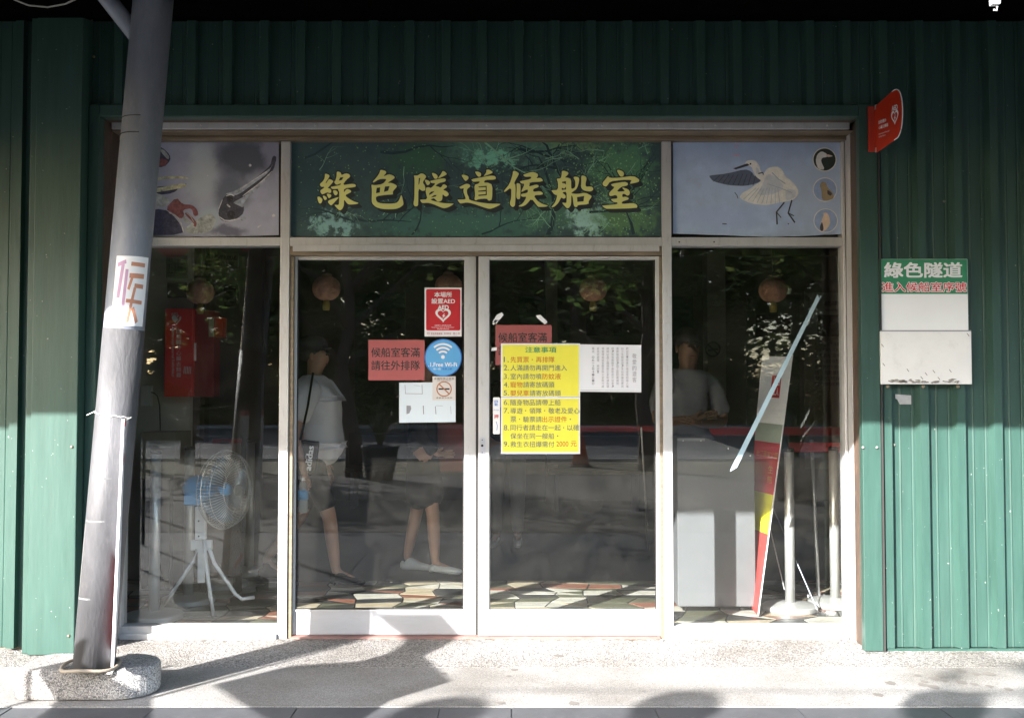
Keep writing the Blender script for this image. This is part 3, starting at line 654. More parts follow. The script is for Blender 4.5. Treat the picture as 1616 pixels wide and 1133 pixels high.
for (org, gl) in glyphs:
    tf = lambda p, o=org: (o[0] + p[0] * 150 / 1616, o[1] + p[1] * 150 / 1616)
    pl = [([tuple(q) for q in chaikin(o)], [[tuple(q) for q in chaikin(h, 0)] for h in hs]) for o, hs in gl]
    L = flat('character', pl, Yb - .0045, M['signyellow'], cb, tf)
    V, Fs = [], []
    offs = [(math.cos(a) * 1.7, math.sin(a) * 1.7) for a in [k * math.pi / 4 for k in range(8)]] + [(2, 2.2), (3.4, 3.4), (4.8, 4.8), (6, 6.2)]
    me = L.data; base = [v.co.copy() for v in me.vertices]; fs = [tuple(p.vertices) for p in me.polygons]
    for i, (ox, oy) in enumerate(offs):
        b0 = len(V)
        for v in base: V.append(v + Vector((ox / 288, .0003 + .00022 * i, -oy / 288)))
        Fs += [tuple(b0 + q for q in f) for f in fs]
    mesh_obj('character_outline', V, Fs, shadow_m, cb)
# left banner: pond animals
lb = banner('pond_banner', 187, 222.5, 440, 372.5, blobs('pond print', T(122, 124, 140), [(385, 250, 62, 42, T(54, 58, 66), .95), (365, 305, 34, 34, T(60, 66, 76), .8), (318, 270, 26, 60, T(134, 142, 146), .7), (430, 240, 20, 30, T(106, 106, 122), .8), (360, 365, 34, 9, T(60, 58, 74), .8), (330, 345, 26, 22, T(120, 134, 138), .7)], 7, .12),
            'grey banner picturing a crab and a mudskipper, left above the window', 1.0)
lt = lambda p: (230 + p[0] * .1457, 215 + p[1] * .1457)
def pr(nm, polys, col, dy=.001, k=1): return flat(nm, [([tuple(q) for q in chaikin(o)] if k else o, []) for o in polys], Yb - dy, mat(nm.replace('_', ' '), tuple(c * .8 for c in col), .5, var=.55, scale=38, dirt=.6, dirtcol=(.30, .30, .33)), lb, lt)
pr('printed_fish', [[(1390,210),(1420,230),(1385,370),(1300,480),(1170,610),(1060,710),(1065,830),(1000,890),(880,935),(800,900),(785,820),(830,680),(900,610),(970,610),(1100,520),(1250,410),(1350,320),(1370,230)]], T(48, 48, 58), .0012)
pr('printed_fin', [[(860,625),(960,600),(1150,480),(1350,350),(1380,300),(1330,400),(1150,530),(1000,640),(900,640)], [(940,720),(1060,660),(1250,500),(1380,370),(1300,490),(1070,700),(1060,780),(980,740)], stroke([(1030,905),(1085,880)], 40)], T(128, 134, 146), .002)
pr('printed_gleam', [stroke([(985,605),(1120,510),(1340,365)], 9), stroke([(1050,650),(1250,500),(1370,380)], 12), stroke([(870,650),(920,630),(960,650)], 12), stroke([(880,740),(915,770)], 18), circ(1130, 318, 16, 8), circ(1385, 860, 18, 8), stroke([(1210,990),(1250,965)], 14), circ(670, 430, 9, 8), stroke([(790,790),(830,690)], 8), stroke([(790,870),(870,925),(1040,890)], 12)], T(205, 210, 214), .0028)
pr('printed_eye', [circ(912, 680, 34, 12), circ(925, 850, 45, 12)], T(26, 24, 30), .0034)
pr('printed_shell', [[(-60,800),(200,790),(290,850),(380,960),(410,1070),(-80,1075)], [(1,100),(110,115),(180,125),(260,200),(270,260),(200,340),(60,330),(0,250)], stroke([(60,560),(250,545),(440,520)], 10), [(20,600),(380,545),(300,620),(130,640)]], T(46, 46, 66), .0012)
pr('printed_belly', [[(20,620),(150,620),(280,700),(200,780),(0,760)], [(120,120),(200,150),(262,230),(240,260),(180,190)], [(400,830),(450,900),(500,940),(430,945),(390,880)], [(560,900),(700,830),(770,900),(700,1050),(440,1060),(420,1000)]], (.55, .58, .57), .0020)
pr('printed_legs', [[(210,790),(330,660),(400,740),(500,745),(560,800),(570,860),(520,870),(500,780),(400,800),(420,860),(380,900),(300,840)], stroke([(430,830),(540,940),(530,980)], 34), [(150,240),(250,262),(200,335),(130,320)]], (.30, .10, .11), .0028)
pr('printed_claw', [[(20,475),(200,435),(400,435),(490,465),(400,460),(200,465),(25,505)], [(20,585),(360,515),(440,520),(435,555),(130,610),(20,605)]], (.80, .78, .52), .0028)
pr('printed_outline', [stroke([(250,830),(330,860),(380,930),(410,1040)], 9), stroke([(420,820),(480,860),(520,930)], 6)], T(170, 160, 150), .0034)
# right banner: egret
rb = banner('egret_banner', 1062, 222, 1332.5, 371.5, blobs('egret print', T(128, 142, 170), [(1180, 235, 140, 30, T(112, 126, 152), .6), (1140, 345, 80, 25, T(116, 130, 160), .6), (1280, 300, 70, 50, T(132, 146, 172), .5)], 9, .2), 'pale blue banner with a white egret and three round bird pictures', 1.6)
rt = lambda p: (1040 + p[0] * .3564, 130 + p[1] * .3564)
def pe(nm, polys, col, dy=.001, k=1): return flat(nm, [([tuple(q) for q in chaikin(o)] if k else o, []) for o in polys], Yb - dy, mat(nm.replace('_', ' '), col, .5, var=.12, scale=40), rb, rt)
pe('printed_wing', [[(220,415),(235,412),(300,405),(380,385),(410,395),(425,420),(470,425),(430,450),(380,460),(330,458),(300,455),(240,440)]], T(66, 72, 88), .001)
pe('printed_wing_feathers', [stroke([(240 + i * 22, 440 + min(i, 5) * 3.5), (270 + i * 20, 412 - i * 1)], 2.5) for i in range(9)], T(38, 42, 54), .0016, 0)
pe('printed_egret', [[(400,345),(425,345),(445,370),(450,395),(460,410),(480,380),(520,372),(545,385),(560,420),(585,435),(615,470),(618,500),(590,525),(545,530),(500,541),(470,545),(430,541),(400,535),(372,522),(355,510),(368,490),(400,474),(430,452),(455,437),(430,420),(417,395),(410,374),(395,372),(380,362),(385,350)]], T(226, 230, 236), .0022)
pe('printed_feathers', [stroke([(375 + i * 20, 518 + min(i, 4) * 5), (430 + i * 12, 468)], 2) for i in range(9)] + [stroke([(500, 400), (530, 430), (560, 450)], 4), stroke([(480, 450), (540, 470), (590, 490)], 3)], (.46, .54, .68), .0028, 0)
pe('printed_soft_shade', [[(480,402),(520,420),(560,470),(500,500),(430,500),(455,460)], [(430,372),(446,395),(440,412),(428,400)], [(560,470),(610,480),(600,515),(560,525)]], (.70, .74, .82), .0025)
pe('printed_bill', [[(328,382),(390,360),(402,368),(340,387)], circ(405, 362, 4, 8), stroke([(555,532),(520,575),(523,630)], 6), stroke([(520,575),(541,600)], 4), stroke([(588,522),(572,580),(602,622)], 6), stroke([(572,580),(598,592)], 4), stroke([(440,405),(460,400),(462,410)], 5), stroke([(335,488),(345,500),(350,515)], 3), stroke([(280,627),(300,628)], 4), stroke([(570,626),(576,628)], 4)], T(38, 38, 44), .0034, 0)
pe('printed_red_marks', [stroke([(325,265),(355,268)], 3), stroke([(335,280),(340,292),(352,280)], 3), stroke([(328,322),(356,324)], 4)], T(170, 110, 130), .001, 0)
pe('printed_ring', [circ(733, 343, 53), circ(735, 476, 54), circ(738, 613, 54)], T(222, 226, 234), .0012, 0)
pe('printed_dark_disc', [circ(733, 343, 49)], T(28, 34, 30), .002, 0)
pe('printed_blue_disc', [circ(735, 476, 50), circ(738, 613, 50)], T(112, 128, 158), .002, 0)
pe('printed_heron_head', [[(705,387),(693,350),(700,320),(720,305),(745,318),(745,332),(722,335),(717,350),(735,388)]], T(226, 230, 232), .003)
pe('printed_heron_bill', [[(742,318),(775,328),(742,333)], [(725,580),(742,575),(755,595),(758,630),(735,660),(712,655),(718,615),(730,585)]], T(184, 150, 138), .0032)
pe('printed_brown_bird', [[(712,455),(722,440),(740,445),(745,465),(770,490),(775,515),(740,525),(722,520),(720,480)]], T(118, 106, 84), .003)
pe('printed_dark_tail', [[(712,640),(722,615),(730,650),(722,661),(714,655)], [(745,475),(768,492),(760,505),(745,495)]], T(50, 48, 54), .0036)

# ------------------------------------------------------------------ papers and stickers on the glass
Yg = -.010
def poster(name, x0, y0, x1, y1, Y, m, label, cat, group=None, slant=0.0):
    o = sheet(name, x0, y0, x1, y1, Y, m, slant=slant); return tag(o, label, cat, group)
Y1 = .0065; Y3 = -.0185      # just in front of the panes of the left and right leaf
# AED sticker
a_ = poster('defibrillator_sticker', 670, 454, 728.5, 531, Y1, M['txtwhite'], 'red and white heart sticker at the upper right of the left door', 'sticker')
flat('red_field', [(roundrect(672.5, 456.5, 726.5, 521.5, 2.5), [])], Y1 - .0006, M['red'], a_)
def heart(cx, cy_, w, h):
    pts = []
    for k in range(48):
        t = 2 * math.pi * k / 48; x = 16 * math.sin(t) ** 3; y = 13 * math.cos(t) - 5 * math.cos(2 * t) - 2 * math.cos(3 * t) - math.cos(4 * t)
        pts.append((cx + x / 16 * w / 2, cy_ - (y + 2.5) / 14.5 * h / 2))
    return pts
flat('heart_emblem', [(heart(699.3, 498.5, 24.5, 22), [heart(699.3, 497.6, 17, 14.5)]), ([(702,494),(697.5,498.7),(699.6,499),(697.4,503.5),(703,498),(700.7,497.6)], [])], Y1 - .0012, M['txtwhite'], a_)
text([('本場所', 685.5, 461, 713, 469, .02), ('設置AED', 681, 471, 718, 479.3, .02), ('AED', 691, 482, 708, 488.3, .04), ('自動體外心臟電擊去顫器', 686, 512.5, 712, 514.6, 0), ('Automated External Defibrillator', 681, 515.6, 717, 517.4, 0), ('Defibrillator', 690, 518, 709, 520, 0)], Y1 - .0012, M['txtwhite'], a_)
text([('衛生局', 674, 524, 678, 528, 0), ('緊急救護專線', 680, 525, 698, 528.3, 0), ('衛生福利部', 701, 524.7, 712, 528, 0), ('關心您', 715, 524.7, 726, 528, 0)], Y1 - .0012, M['dimred'], a_)
# round wifi sticker
w_ = tag(flat('wifi_sticker', [(circ(699.5, 564.5, 29.5, 48), [])], Y1, M['blue']), 'round light blue wireless internet sticker below the heart sticker', 'sticker')
sm = w_.modifiers.new('thickness', 'SOLIDIFY'); sm.thickness = .001
def arc(cx, cy_, r, w): return (stroke([(cx + r * math.sin(R(a)), cy_ - r * math.cos(R(a))) for a in range(-42, 43, 7)], w), [])
flat('wifi_emblem', [arc(699, 564, 21, 3), arc(699, 564, 15.2, 3), arc(699, 564, 9.3, 3), (circ(699, 563.3, 3, 14), [])], Y1 - .0012, M['txtwhite'], w_)
flat('rim', [(circ(699.5, 564.5, 29.3, 48), [circ(699.5, 564.5, 28, 48)])], Y1 - .0012, M['txtblue'], w_)
text([('.1.Free Wi-Fi', 676, 572, 721, 578.5, .02), ('點一點', 684, 580.5, 695.5, 583.8, 0)], Y1 - .0012, M['txtwhite'], w_)
text([('免費上網', 698, 580.5, 713, 583.8, .01)], Y1 - .0012, M['txtblue'], w_)
# no smoking sticker
n_ = poster('no_smoking_sticker', 682.5, 594, 719, 631.5, Y1 - .002, mat('cream print', (.68, .64, .62), .5, var=.03), 'small square no-smoking sticker overlapping the white paper on the left door', 'sticker')
flat('ring', [(circ(700.8, 613.8, 12.2), [circ(700.8, 613.8, 10.4)]), (stroke([(693, 606), (709, 621.8)], 2), [])], Y1 - .0034, M['brown'], n_)
flat('cigarette', [(roundrect(692, 612.6, 709.5, 615, .4), [])], Y1 - .0030, M['txtblack'], n_)
text([('本場所禁止吸菸', 685, 595.6, 717, 599.5, 0), ('NO SMOKING', 690, 600, 711, 601.3, 0), ('違者依法告發', 688, 626.5, 714, 629, 0)], Y1 - .0034, M['txtblack'], n_)
# red notices
def red_notice(x0, y0, Y, label, cut=None):
    o = poster('red_notice', x0, y0, x0 + 88.5, y0 + 63.5, Y, M['dimred'], label, 'notice', 'red waiting room full notices')
    text([('候船室客滿', x0 + 4.5, y0 + 12, x0 + 81, y0 + 27, .012), ('請往外排隊', x0 + 4.5, y0 + 32.5, x0 + 81, y0 + 47.5, .012)], Y - .0008, M['txtblack'], o)
    return o
red_notice(581.5, 536.5, Y1, 'pale red notice with black characters left of the round blue sticker')
red_notice(782, 513, Y3 + .004, 'pale red notice mostly hidden behind the yellow rule sheets')
for i, pl in enumerate(([(784,497),(792,493),(795,497),(783,511),(777,508)], [(846,498),(853,497),(864,508),(860,512),(848,502)], [(776,549),(784,548),(784,553),(775,554)], [(777,511),(782,504),(786,506),(779,513)])):
    t_ = flat('tape_piece', [(pl, [])], Y3 + .002, M['txtwhite']); s_ = t_.modifiers.new('thickness', 'SOLIDIFY'); s_.thickness = .0008
    tag(t_, ['white tape scrap above the left corner of the hidden red notice', 'slanting white tape scrap above the right corner of the hidden red notice', 'white tape scrap on the left edge of the hidden red notice', 'tiny white tape scrap just left of the hidden red notice'][i], 'tape')
# white paper
wp = poster('white_paper', 630, 604, 719, 667, Y1 + .001, M['paperblue'], 'white sheet with faded stamps below the pale red notice on the left door', 'paper', slant=-1)
flat('faded_stamp', [(stroke([(639, 607), (640, 621)], .7), []), (stroke([(639, 621), (666, 621.5)], .7), []), (stroke([(666, 607), (666.5, 622)], .8), []), (stroke([(668, 640), (668.5, 653.5)], 1.5), []), (stroke([(687, 641), (688, 653.5)], 1.2), []), (stroke([(711, 641), (712, 653)], .5), []), (stroke([(688, 640), (699, 640.4)], .5), [])], Y1 - .0002, M['txtgrey'], wp)
flat('faded_patch', [([(641.5,640),(648,640),(649,645),(646,652),(641.5,653.5)], []), (stroke([(653, 608), (663, 609)], .4), [])], Y1 - .0002, M['txtgrey'], wp)
# yellow rule sheets
Yq = Y3 - .001
for (y0, y1, lab, nm) in ((542, 626.5, 'upper yellow rules sheet with green heading and points one to five', 'rules'), (627, 716, 'lower yellow rules sheet with points six to nine on the right door', 'rules')):
    o = poster('yellow_notice', 790.5, y0, 915.5, y1, Yq, M['paper'], lab, 'notice')
    flat('yellow_field', [([(793, y0 + 2.3), (913.5, y0 + 2.3), (913.5, y1 - (1 if y0 < 600 else 3)), (793, y1 - (1 if y0 < 600 else 3))], [])], Yq - .0008, M['yellowpaper'], o)
    c9 = 10.0
    def ln(s, y, x=805.5): return (s, x, y - 4.6, x + len(s) * c9 - .8, y + 4.6, .004)
    if y0 < 600:
        text([('注意事項', 829, 547.5, 878, 556.5, .02)], Yq - .0014, M['txtgreen'], o)
        text([('1.', 795, 563, 803, 571.5, 0), ('2.', 795, 576, 803, 584.5, 0), ('3.', 795, 590, 803, 598, 0), ('4.', 795, 603, 803, 611, 0), ('5.', 795, 616, 803, 624, 0),
              ln('人滿請勿再開門進入', 580.5), ln('室內請勿噴', 594), ln('請寄放碼頭', 607, 825.7), ln('請寄放碼頭', 620.3, 835.8)], Yq - .0014, M['txtnavy'], o)
        text([ln('先買票', 567.5), ln('再排隊', 567.5, 845.8), ln('防蚊液', 594, 855.8), ln('寵物', 607), ln('嬰兒車', 620.3)], Yq - .0014, M['txtred'], o)
        flat('comma', [(circ(840, 567.5, .9, 8), [])], Yq - .0014, M['txtred'], o)
    else:
        text([('6.', 795, 631, 803, 639, 0), ('7.', 795, 644, 803, 652, 0), ('8.', 795, 670.5, 803, 679, 0), ('9.', 795, 696.5, 803, 704.5, 0),
              ln('隨身物品請帶上船', 635.2), ln('導遊', 648.2), ln('領隊', 648.2, 835.5), ln('敬老及愛心', 648.2, 865.5), ln('票', 661.5), ln('驗票請', 661.5, 825.5),
              ln('同行者請走在一起', 674.8), ln('以確', 674.8, 895), ln('保坐在同一艘船', 688), ln('救生衣扭爆需付', 700.8)], Yq - .0014, M['txtnavy'], o)
        text([ln('出示證件', 661.5, 855.5), ('2000', 878, 696.5, 897, 704.3, 0), ('元', 900.5, 696, 910, 704.6, 0)], Yq - .0014, M['txtred'], o)
        flat('punctuation', [(circ(829.5, 648, .9, 8), []), (circ(859.5, 648, .9, 8), []), (circ(820, 661.5, .9, 8), []), (circ(900, 661.5, 1.1, 8), []), (circ(889.5, 674.8, .9, 8), []), (circ(880, 688, 1.1, 8), [])], Yq - .0014, M['txtnavy'], o)
# letter to visitors
wl = poster('visitor_letter', 915, 543.5, 1012, 618, Y3 + .0005, M['paper'], 'white sheet with vertical grey writing beside the yellow rules', 'paper', slant=1)
flat('fold', [(stroke([(916, 615.5), (1011, 616.5)], .4), [])], Y3 - .0004, M['txtgrey'], wl)
def vert(s, x, y, w, h): return [(c, x, y + i * h, x + w, y + i * h + h * .85, 0) for i, c in enumerate(s) if c != ' ']
cols = ['歡迎您！搭乘竹筏或是船筏入境', '台江生態旅遊，本站為讓您更完', '善服務品質，員工皆配戴識別', '證，若有服務不善態度欠佳者，', '請將以具工識牌照正拿取補告理', '場管理處或客服至辦公室執行處', '並為您處理 謝謝！', '電話 06-2841610']
it = []
for i, s in enumerate(cols): it += vert(s, 988 - i * 7.7, 548, 3.8, 4.6)
text(it, Y3 - .0004, M['txtgrey'], wl)
text(vert('敬愛的遊客', 998, 558, 6.5, 9.3), Y3 - .0004, M['txtgrey'], wl)
# push label
pl = tag(flat('push_sticker', [(roundrect(778, 627, 789, 685, 2), [])], Y3, M['txtwhite']), 'narrow white push sticker at the left edge of the right door', 'sticker')
s_ = pl.modifiers.new('thickness', 'SOLIDIFY'); s_.thickness = .001
text([('自', 780.5, 631, 785.5, 635.5, .02), ('動', 780.5, 636, 785.5, 640.5, .02), ('PUSH', 779.5, 646, 787.5, 648, 0)], Y3 - .0006, M['txtblue'], pl)
text([('押', 780, 654, 786.5, 660.5, .03)], Y3 - .0006, M['red'], pl)
flat('arrow', [(stroke([(783, 665), (785, 672), (784, 679)], .8), [])], Y3 - .0006, M['txtblue'], pl)
# pale blue tape across the right window
tp = flat('tape_strip', [([(1290.5,464.5),(1292.5,471),(1296,467),(1163,737.5),(1152,744),(1154,738)], [])], -.004, M['tape']); s_ = tp.modifiers.new('thickness', 'SOLIDIFY'); s_.thickness = .0008
tag(tp, 'long pale blue tape stuck slantwise on the right window', 'tape')

# ------------------------------------------------------------------ things on the outer wall
# projecting AED flag sign
sg = thing('flag_sign', P(1377, 205, -.335), 'red flag sign with a white heart projecting from the right door trim', 'sign')
x0 = wx(1370, -.345, 200); x1 = wx(1382, -.345, 200); zt, zb_ = wz(167, -.345), wz(241, -.345)
box('mounting_plate', x0, x1, -.35, -.336, zb_ + .004, zt - .004, M['signred'], sg, .003)
xs = (x0 + x1) / 2 + .012
out = [(0, .0), (.03, 0), (.235, .052), (.285, .035), (.312, -.02), (.318, -.09), (.305, -.17), (.27, -.215), (.22, -.225), (.03, -.262), (0, -.262)]
ang = R(68)    # the blade swings a little towards the door
def blade(u, w, t): return Vector((xs + u * math.cos(ang) + t * math.sin(ang), -.352 - u * math.sin(ang), zt - .004 + w)) + Vector((0, -t * 0, 0))
loop = chaikin([Vector((a, b_)) for a, b_ in out], 2)
bm = bmesh.new()
f1 = [bm.verts.new(blade(p.x * .62, p.y * .93, 0)) for p in loop]; f2 = [bm.verts.new(blade(p.x * .62, p.y * .93, .004)) for p in loop]
bm.faces.new(f1); bm.faces.new(f2[::-1])
for i in range(len(loop)): bm.faces.new((f1[i], f2[i], f2[(i + 1) % len(loop)], f1[(i + 1) % len(loop)]))
bm_obj('blade', bm, M['signred'], sg)
e_ = [blade(p.x * .62, p.y * .93, .002) for p in loop if p.x > .2]
bm = bmesh.new(); tube(bm, e_, .0028, 6); bm_obj('blade_edge', bm, M['txtwhite'], sg)
bl = lambda u, w: blade(u, w, -.0008)
text_parts([('AED', .125, -.035, .165, -.060, .03), ('自動體外', .03, -.085, .085, -.103, .01), ('心臟去顫器', .03, -.112, .098, -.13, .01), ('Automated External', .03, -.15, .105, -.158, 0), ('Defibrillator', .03, -.165, .08, -.173, 0)], bl, 'lettering', M['txtwhite'], sg)
hp = heart(.145, .1, .06, .065); V, Fs = [], []
lo = [[Vector((p[0], p[1], 0)) for p in heart(.145, .098, .052, .075)], [Vector((p[0], p[1], 0)) for p in heart(.145, .097, .037, .05)]]
V = [bl(p.x, -p.y) for lp in lo for p in lp]
mesh_obj('heart_emblem', V, [tuple(t) for t in tessellate_polygon(lo)], M['txtwhite'], sg)
mesh_obj('bolt_emblem', [bl(*p) for p in ((.15, -.08), (.138, -.1), (.144, -.1), (.138, -.118), (.153, -.096), (.147, -.096))], [(0, 1, 2), (0, 2, 5), (2, 3, 4), (2, 4, 5)], M['txtwhite'], sg)
for zz in (zt - .012, zb_ + .01): 
    box('bracket', xs + .001, xs + .010, -.362, -.35, zz - .012, zz + .012, M['chrome'], sg)
# queue number board
Yn = -.325
nb = thing('queue_number_board', P(1458, 612, Yn), 'white notice board with green header on the right corrugated wall', 'board')
zz = lambda py: wz(py, Yn)
M['boardwhite'] = mat('white board', (.84, .85, .87), .4, var=.03, scale=3)
M['boardold'] = mat('weathered acrylic', (.78, .775, .77), .45, var=.05, scale=4, dirt=.25, dirtcol=(.33, .31, .28))
box('board', wx(1387.5, Yn), wx(1530, Yn), Yn, Yn + .012, zz(522), zz(409), M['boardwhite'], nb, .001)
box('header', wx(1388, Yn), wx(1529, Yn), Yn - .003, Yn - .0005, zz(464), zz(409.5), M['signgreen'], nb)
text([('綠色隧道', 1396, 414.5, 1518, 438, .035)], Yn - .0045, M['txtwhite'], nb)
t6 = ('進入候船室序號', 1392, 445.5, 1525, 460.5)
text([t6 + (.055,)], Yn - .0040, M['txtwhite'], nb, 'lettering_outline'); text([('進入候船室序號', 1392, 445.5, 1525, 460.5, .012)], Yn - .005, mat('red print', (.62, .02, .025), .5), nb)
lowp = box('document_pocket', wx(1389, Yn), wx(1532, Yn), Yn - .018, Yn + .005, zz(606.5), zz(522.5), M['boardold'], nb, .003)
box('pocket_edge', wx(1388.2, Yn), wx(1531.5, Yn), Yn - .0195, Yn - .0185, zz(523.5), zz(521.5), M['txtgrey'], nb)
random.seed(4)
chips = []
for i in range(46):
    cx = random.uniform(1402, 1515); cyy = 604 - abs(random.gauss(0, 3.0)); w = random.uniform(1.5, 6)
    chips.append(([(cx - w, cyy), (cx - w * .4, cyy - random.uniform(.6, 1.8)), (cx + w * .5, cyy - random.uniform(.2, 1.4)), (cx + w, cyy + .4), (cx, cyy + random.uniform(.5, 1.4))], []))
for cx, cyy in ((1433, 584), (1462, 590), (1474, 586), (1500, 585), (1482, 597), (1455, 596), (1395, 575), (1393, 545), (1528, 528)): chips.append((stroke([(cx - 2, cyy - 2), (cx + 1.5, cyy + 2.5)], 1.1), []))
flat('flaking_edge', chips, Yn - .0195, mat('flaked grime', (.26, .24, .22), .8, var=.4, scale=60), nb)
for px in (1401, 1457, 1512):
    b2 = bmesh.new(); bmesh.ops.create_icosphere(b2, subdivisions=2, radius=.009, matrix=Matrix.Translation(P(px, 610, Yn - .012))); bm_obj('screw', b2, M['alu_brown'], nb, True)
lt_ = flat('label_scrap', [([(1413,622),(1438,624),(1438,638),(1420,638),(1416,630),(1413,629)], [])], -.289, mat('grey torn label', (.36, .37, .38), .6, var=.15, scale=30)); s_ = lt_.modifiers.new('thickness', 'SOLIDIFY'); s_.thickness = .001
tag(lt_, 'torn grey label scrap below the white notice board', 'label')

# ------------------------------------------------------------------ leaning pole
pb = Vector((wx(148, -1.12, 1045) , -1.12, .13)); 
ptop = P(242, 0, -1.12); ptop2 = pb + (ptop - pb) * 1.04
pole = thing('leaning_pole', pb, 'thick grey steel pole leaning right at the left end of the front', 'pole')
bm = bmesh.new(); tube(bm, [pb, ptop2], .0855, 40); bm_obj('shaft', bm, M['steelgrey'], pole, True)
bm = bmesh.new(); tube(bm, [pb + Vector((0, 0, .001)), pb + (ptop - pb) * ((P(808, 520, -1.12).z - pb.z) / (ptop.z - pb.z))], .0866, 40); bm_obj('sleeve', bm, mat('scuffed grey sleeve', (.082, .081, .086), .55, .05, .3, 5, .25, 40, dirt=.5, dirtcol=(.17, .155, .15), stretch=(2, 2, .6)), pole, True)
ax = (ptop - pb).normalized()
def on_pole(py, ang=-90, r=.0858, ctr=None):
    t = (P(200, py, -1.12).z - pb.z) / ax.z; c = pb + ax * t
    return c, Vector((math.cos(R(ang)), math.sin(R(ang)), 0))
bm = bmesh.new(); s0 = P(206, 48, -1.12); s1 = P(150, -26, -1.12); tube(bm, [s0 + Vector((.03, 0, -.03)), s1 + (s1 - s0) * .4], .038, 20); bm_obj('brace', bm, M['steelgrey'], pole, True)
for py in (190, 216):
    c, _ = on_pole(py); bm = bmesh.new()
    tube(bm, [c + Vector((.0865 * math.cos(a), .0865 * math.sin(a), 0)) for a in [R(x) for x in range(-172, -72, 6)]], .002, 5); bm_obj('scratch_ring', bm, M['rubber'], pole)
# sticker wrapped round the shaft
def wrap(py0, py1, a0, a1, r, m, name, parent, n=14):
    V = []
    for py in (py0, py1):
        for i in range(n + 1):
            c, _ = on_pole(py); a = R(a0 + (a1 - a0) * i / n)
            V.append(c + Vector((math.cos(a), math.sin(a), 0)) * r + ax * (0))
    return mesh_obj(name, V, [(i, i + 1, n + 2 + i, n + 1 + i) for i in range(n)], m, parent, True)
c0, _ = on_pole(463)
st = thing('pole_sticker', c0, 'white sticker with a faded violet and orange character on the pole', 'sticker')
A0, A1 = -108, -10
wrap(408, 516, A0, A1, .0872, M['txtwhite'], 'sheet', st)
def wrapfn(a, b_):   # a 0..1 round, b 0..1 down
    c, _ = on_pole(408 + 108 * b_); an = R(A0 + (A1 - A0) * a); return c + Vector((math.cos(an), math.sin(an), 0)) * .0879
def strip(pts, w):
    V = []
    for (a0, b0), (a1, b1) in zip(pts, pts[1:]):
        pass
    return pts
def wstroke(lines, m, nm):
    V, Fs = [], []
    for pts, w in lines:
        dense = []
        for p, q in zip(pts, pts[1:]):
            for k in range(6): dense.append((p[0] + (q[0] - p[0]) * k / 6, p[1] + (q[1] - p[1]) * k / 6))
        dense.append(pts[-1])
        for i in range(len(dense)):
            a = Vector(dense[max(i - 1, 0)]); b2 = Vector(dense[min(i + 1, len(dense) - 1)]); t = b2 - a; t = Vector((t.x * 1.0, t.y * 1.3)).normalized(); nr = Vector((-t.y, t.x / 1.3)) * w / 2
            V += [wrapfn(dense[i][0] + nr.x, dense[i][1] + nr.y), wrapfn(dense[i][0] - nr.x, dense[i][1] - nr.y)]
            if i: k = len(V) - 4; Fs.append((k, k + 1, k + 3, k + 2))
    stuff(mesh_obj(nm, V, Fs, m, st))
wstroke([([(.06, .13), (.30, .08)], .075), ([(.22, .12), (.15, .60)], .09), ([(.34, .19), (.30, .93)], .08)], M['txtpink'], 'violet_strokes')
wstroke([([(.44, .11), (.86, .12)], .075), ([(.42, .28), (.86, .28)], .09), ([(.5, .30), (.42, .48)], .07), ([(.58, .42), (.86, .43)], .08), ([(.38, .64), (.86, .66)], .07), ([(.60, .45), (.52, .72), (.46, .95)], .075), ([(.58, .74), (.74, .95)], .09)], M['txtorange'], 'orange_strokes')
# concrete foot
bm = bmesh.new()
L_, R_ = G(68, 1070, .0), G(222, 1070, .0)
y0f, y1f = G(150, 1106, 0).y, -0.86
rad = (y1f - y0f) / 2; cxl = wx(52, y0f + rad) + rad; cxr = wx(238, -1.12, 1060) - rad
pts = []
for k in range(17): a = R(-90 + 180 * k / 16); pts.append((cxr + rad * math.cos(a), (y0f + y1f) / 2 + rad * math.sin(a)))
for k in range(9): a = R(90 + 90 * k / 8); pts.append((cxl - rad + .08 + .08 * math.cos(a), y1f - .08 + .08 * math.sin(a)))
for k in range(9): a = R(180 + 90 * k / 8); pts.append((cxl - rad + .05 + .05 * math.cos(a), y0f + .05 + .05 * math.sin(a)))
v0 = [bm.verts.new((x, y, 0.0)) for x, y in pts]; v1 = [bm.verts.new((x, y, .13)) for x, y in pts]
bm.faces.new(v0[::-1]); bm.faces.new(v1)
for i in range(len(pts)): bm.faces.new((v0[i], v0[(i + 1) % len(pts)], v1[(i + 1) % len(pts)], v1[i]))
tag(bm_obj('concrete_footing', bm, M['pebblegrey'], bevel=.018), 'rounded pebble concrete block under the leaning pole', 'footing')
bm = bmesh.new(); c = pb + Vector((-.01, -.005, .012))
tube(bm, [c + Vector((.118 * math.cos(a), .118 * math.sin(a), .006 * math.sin(a * 3))) for a in [R(k) for k in range(150, 420, 10)]], .008, 8)
tag(bm_obj('hose_ring', bm, mat('tan hose', (.30, .25, .19), .6)), 'tan hose looped round the foot of the leaning pole', 'hose')
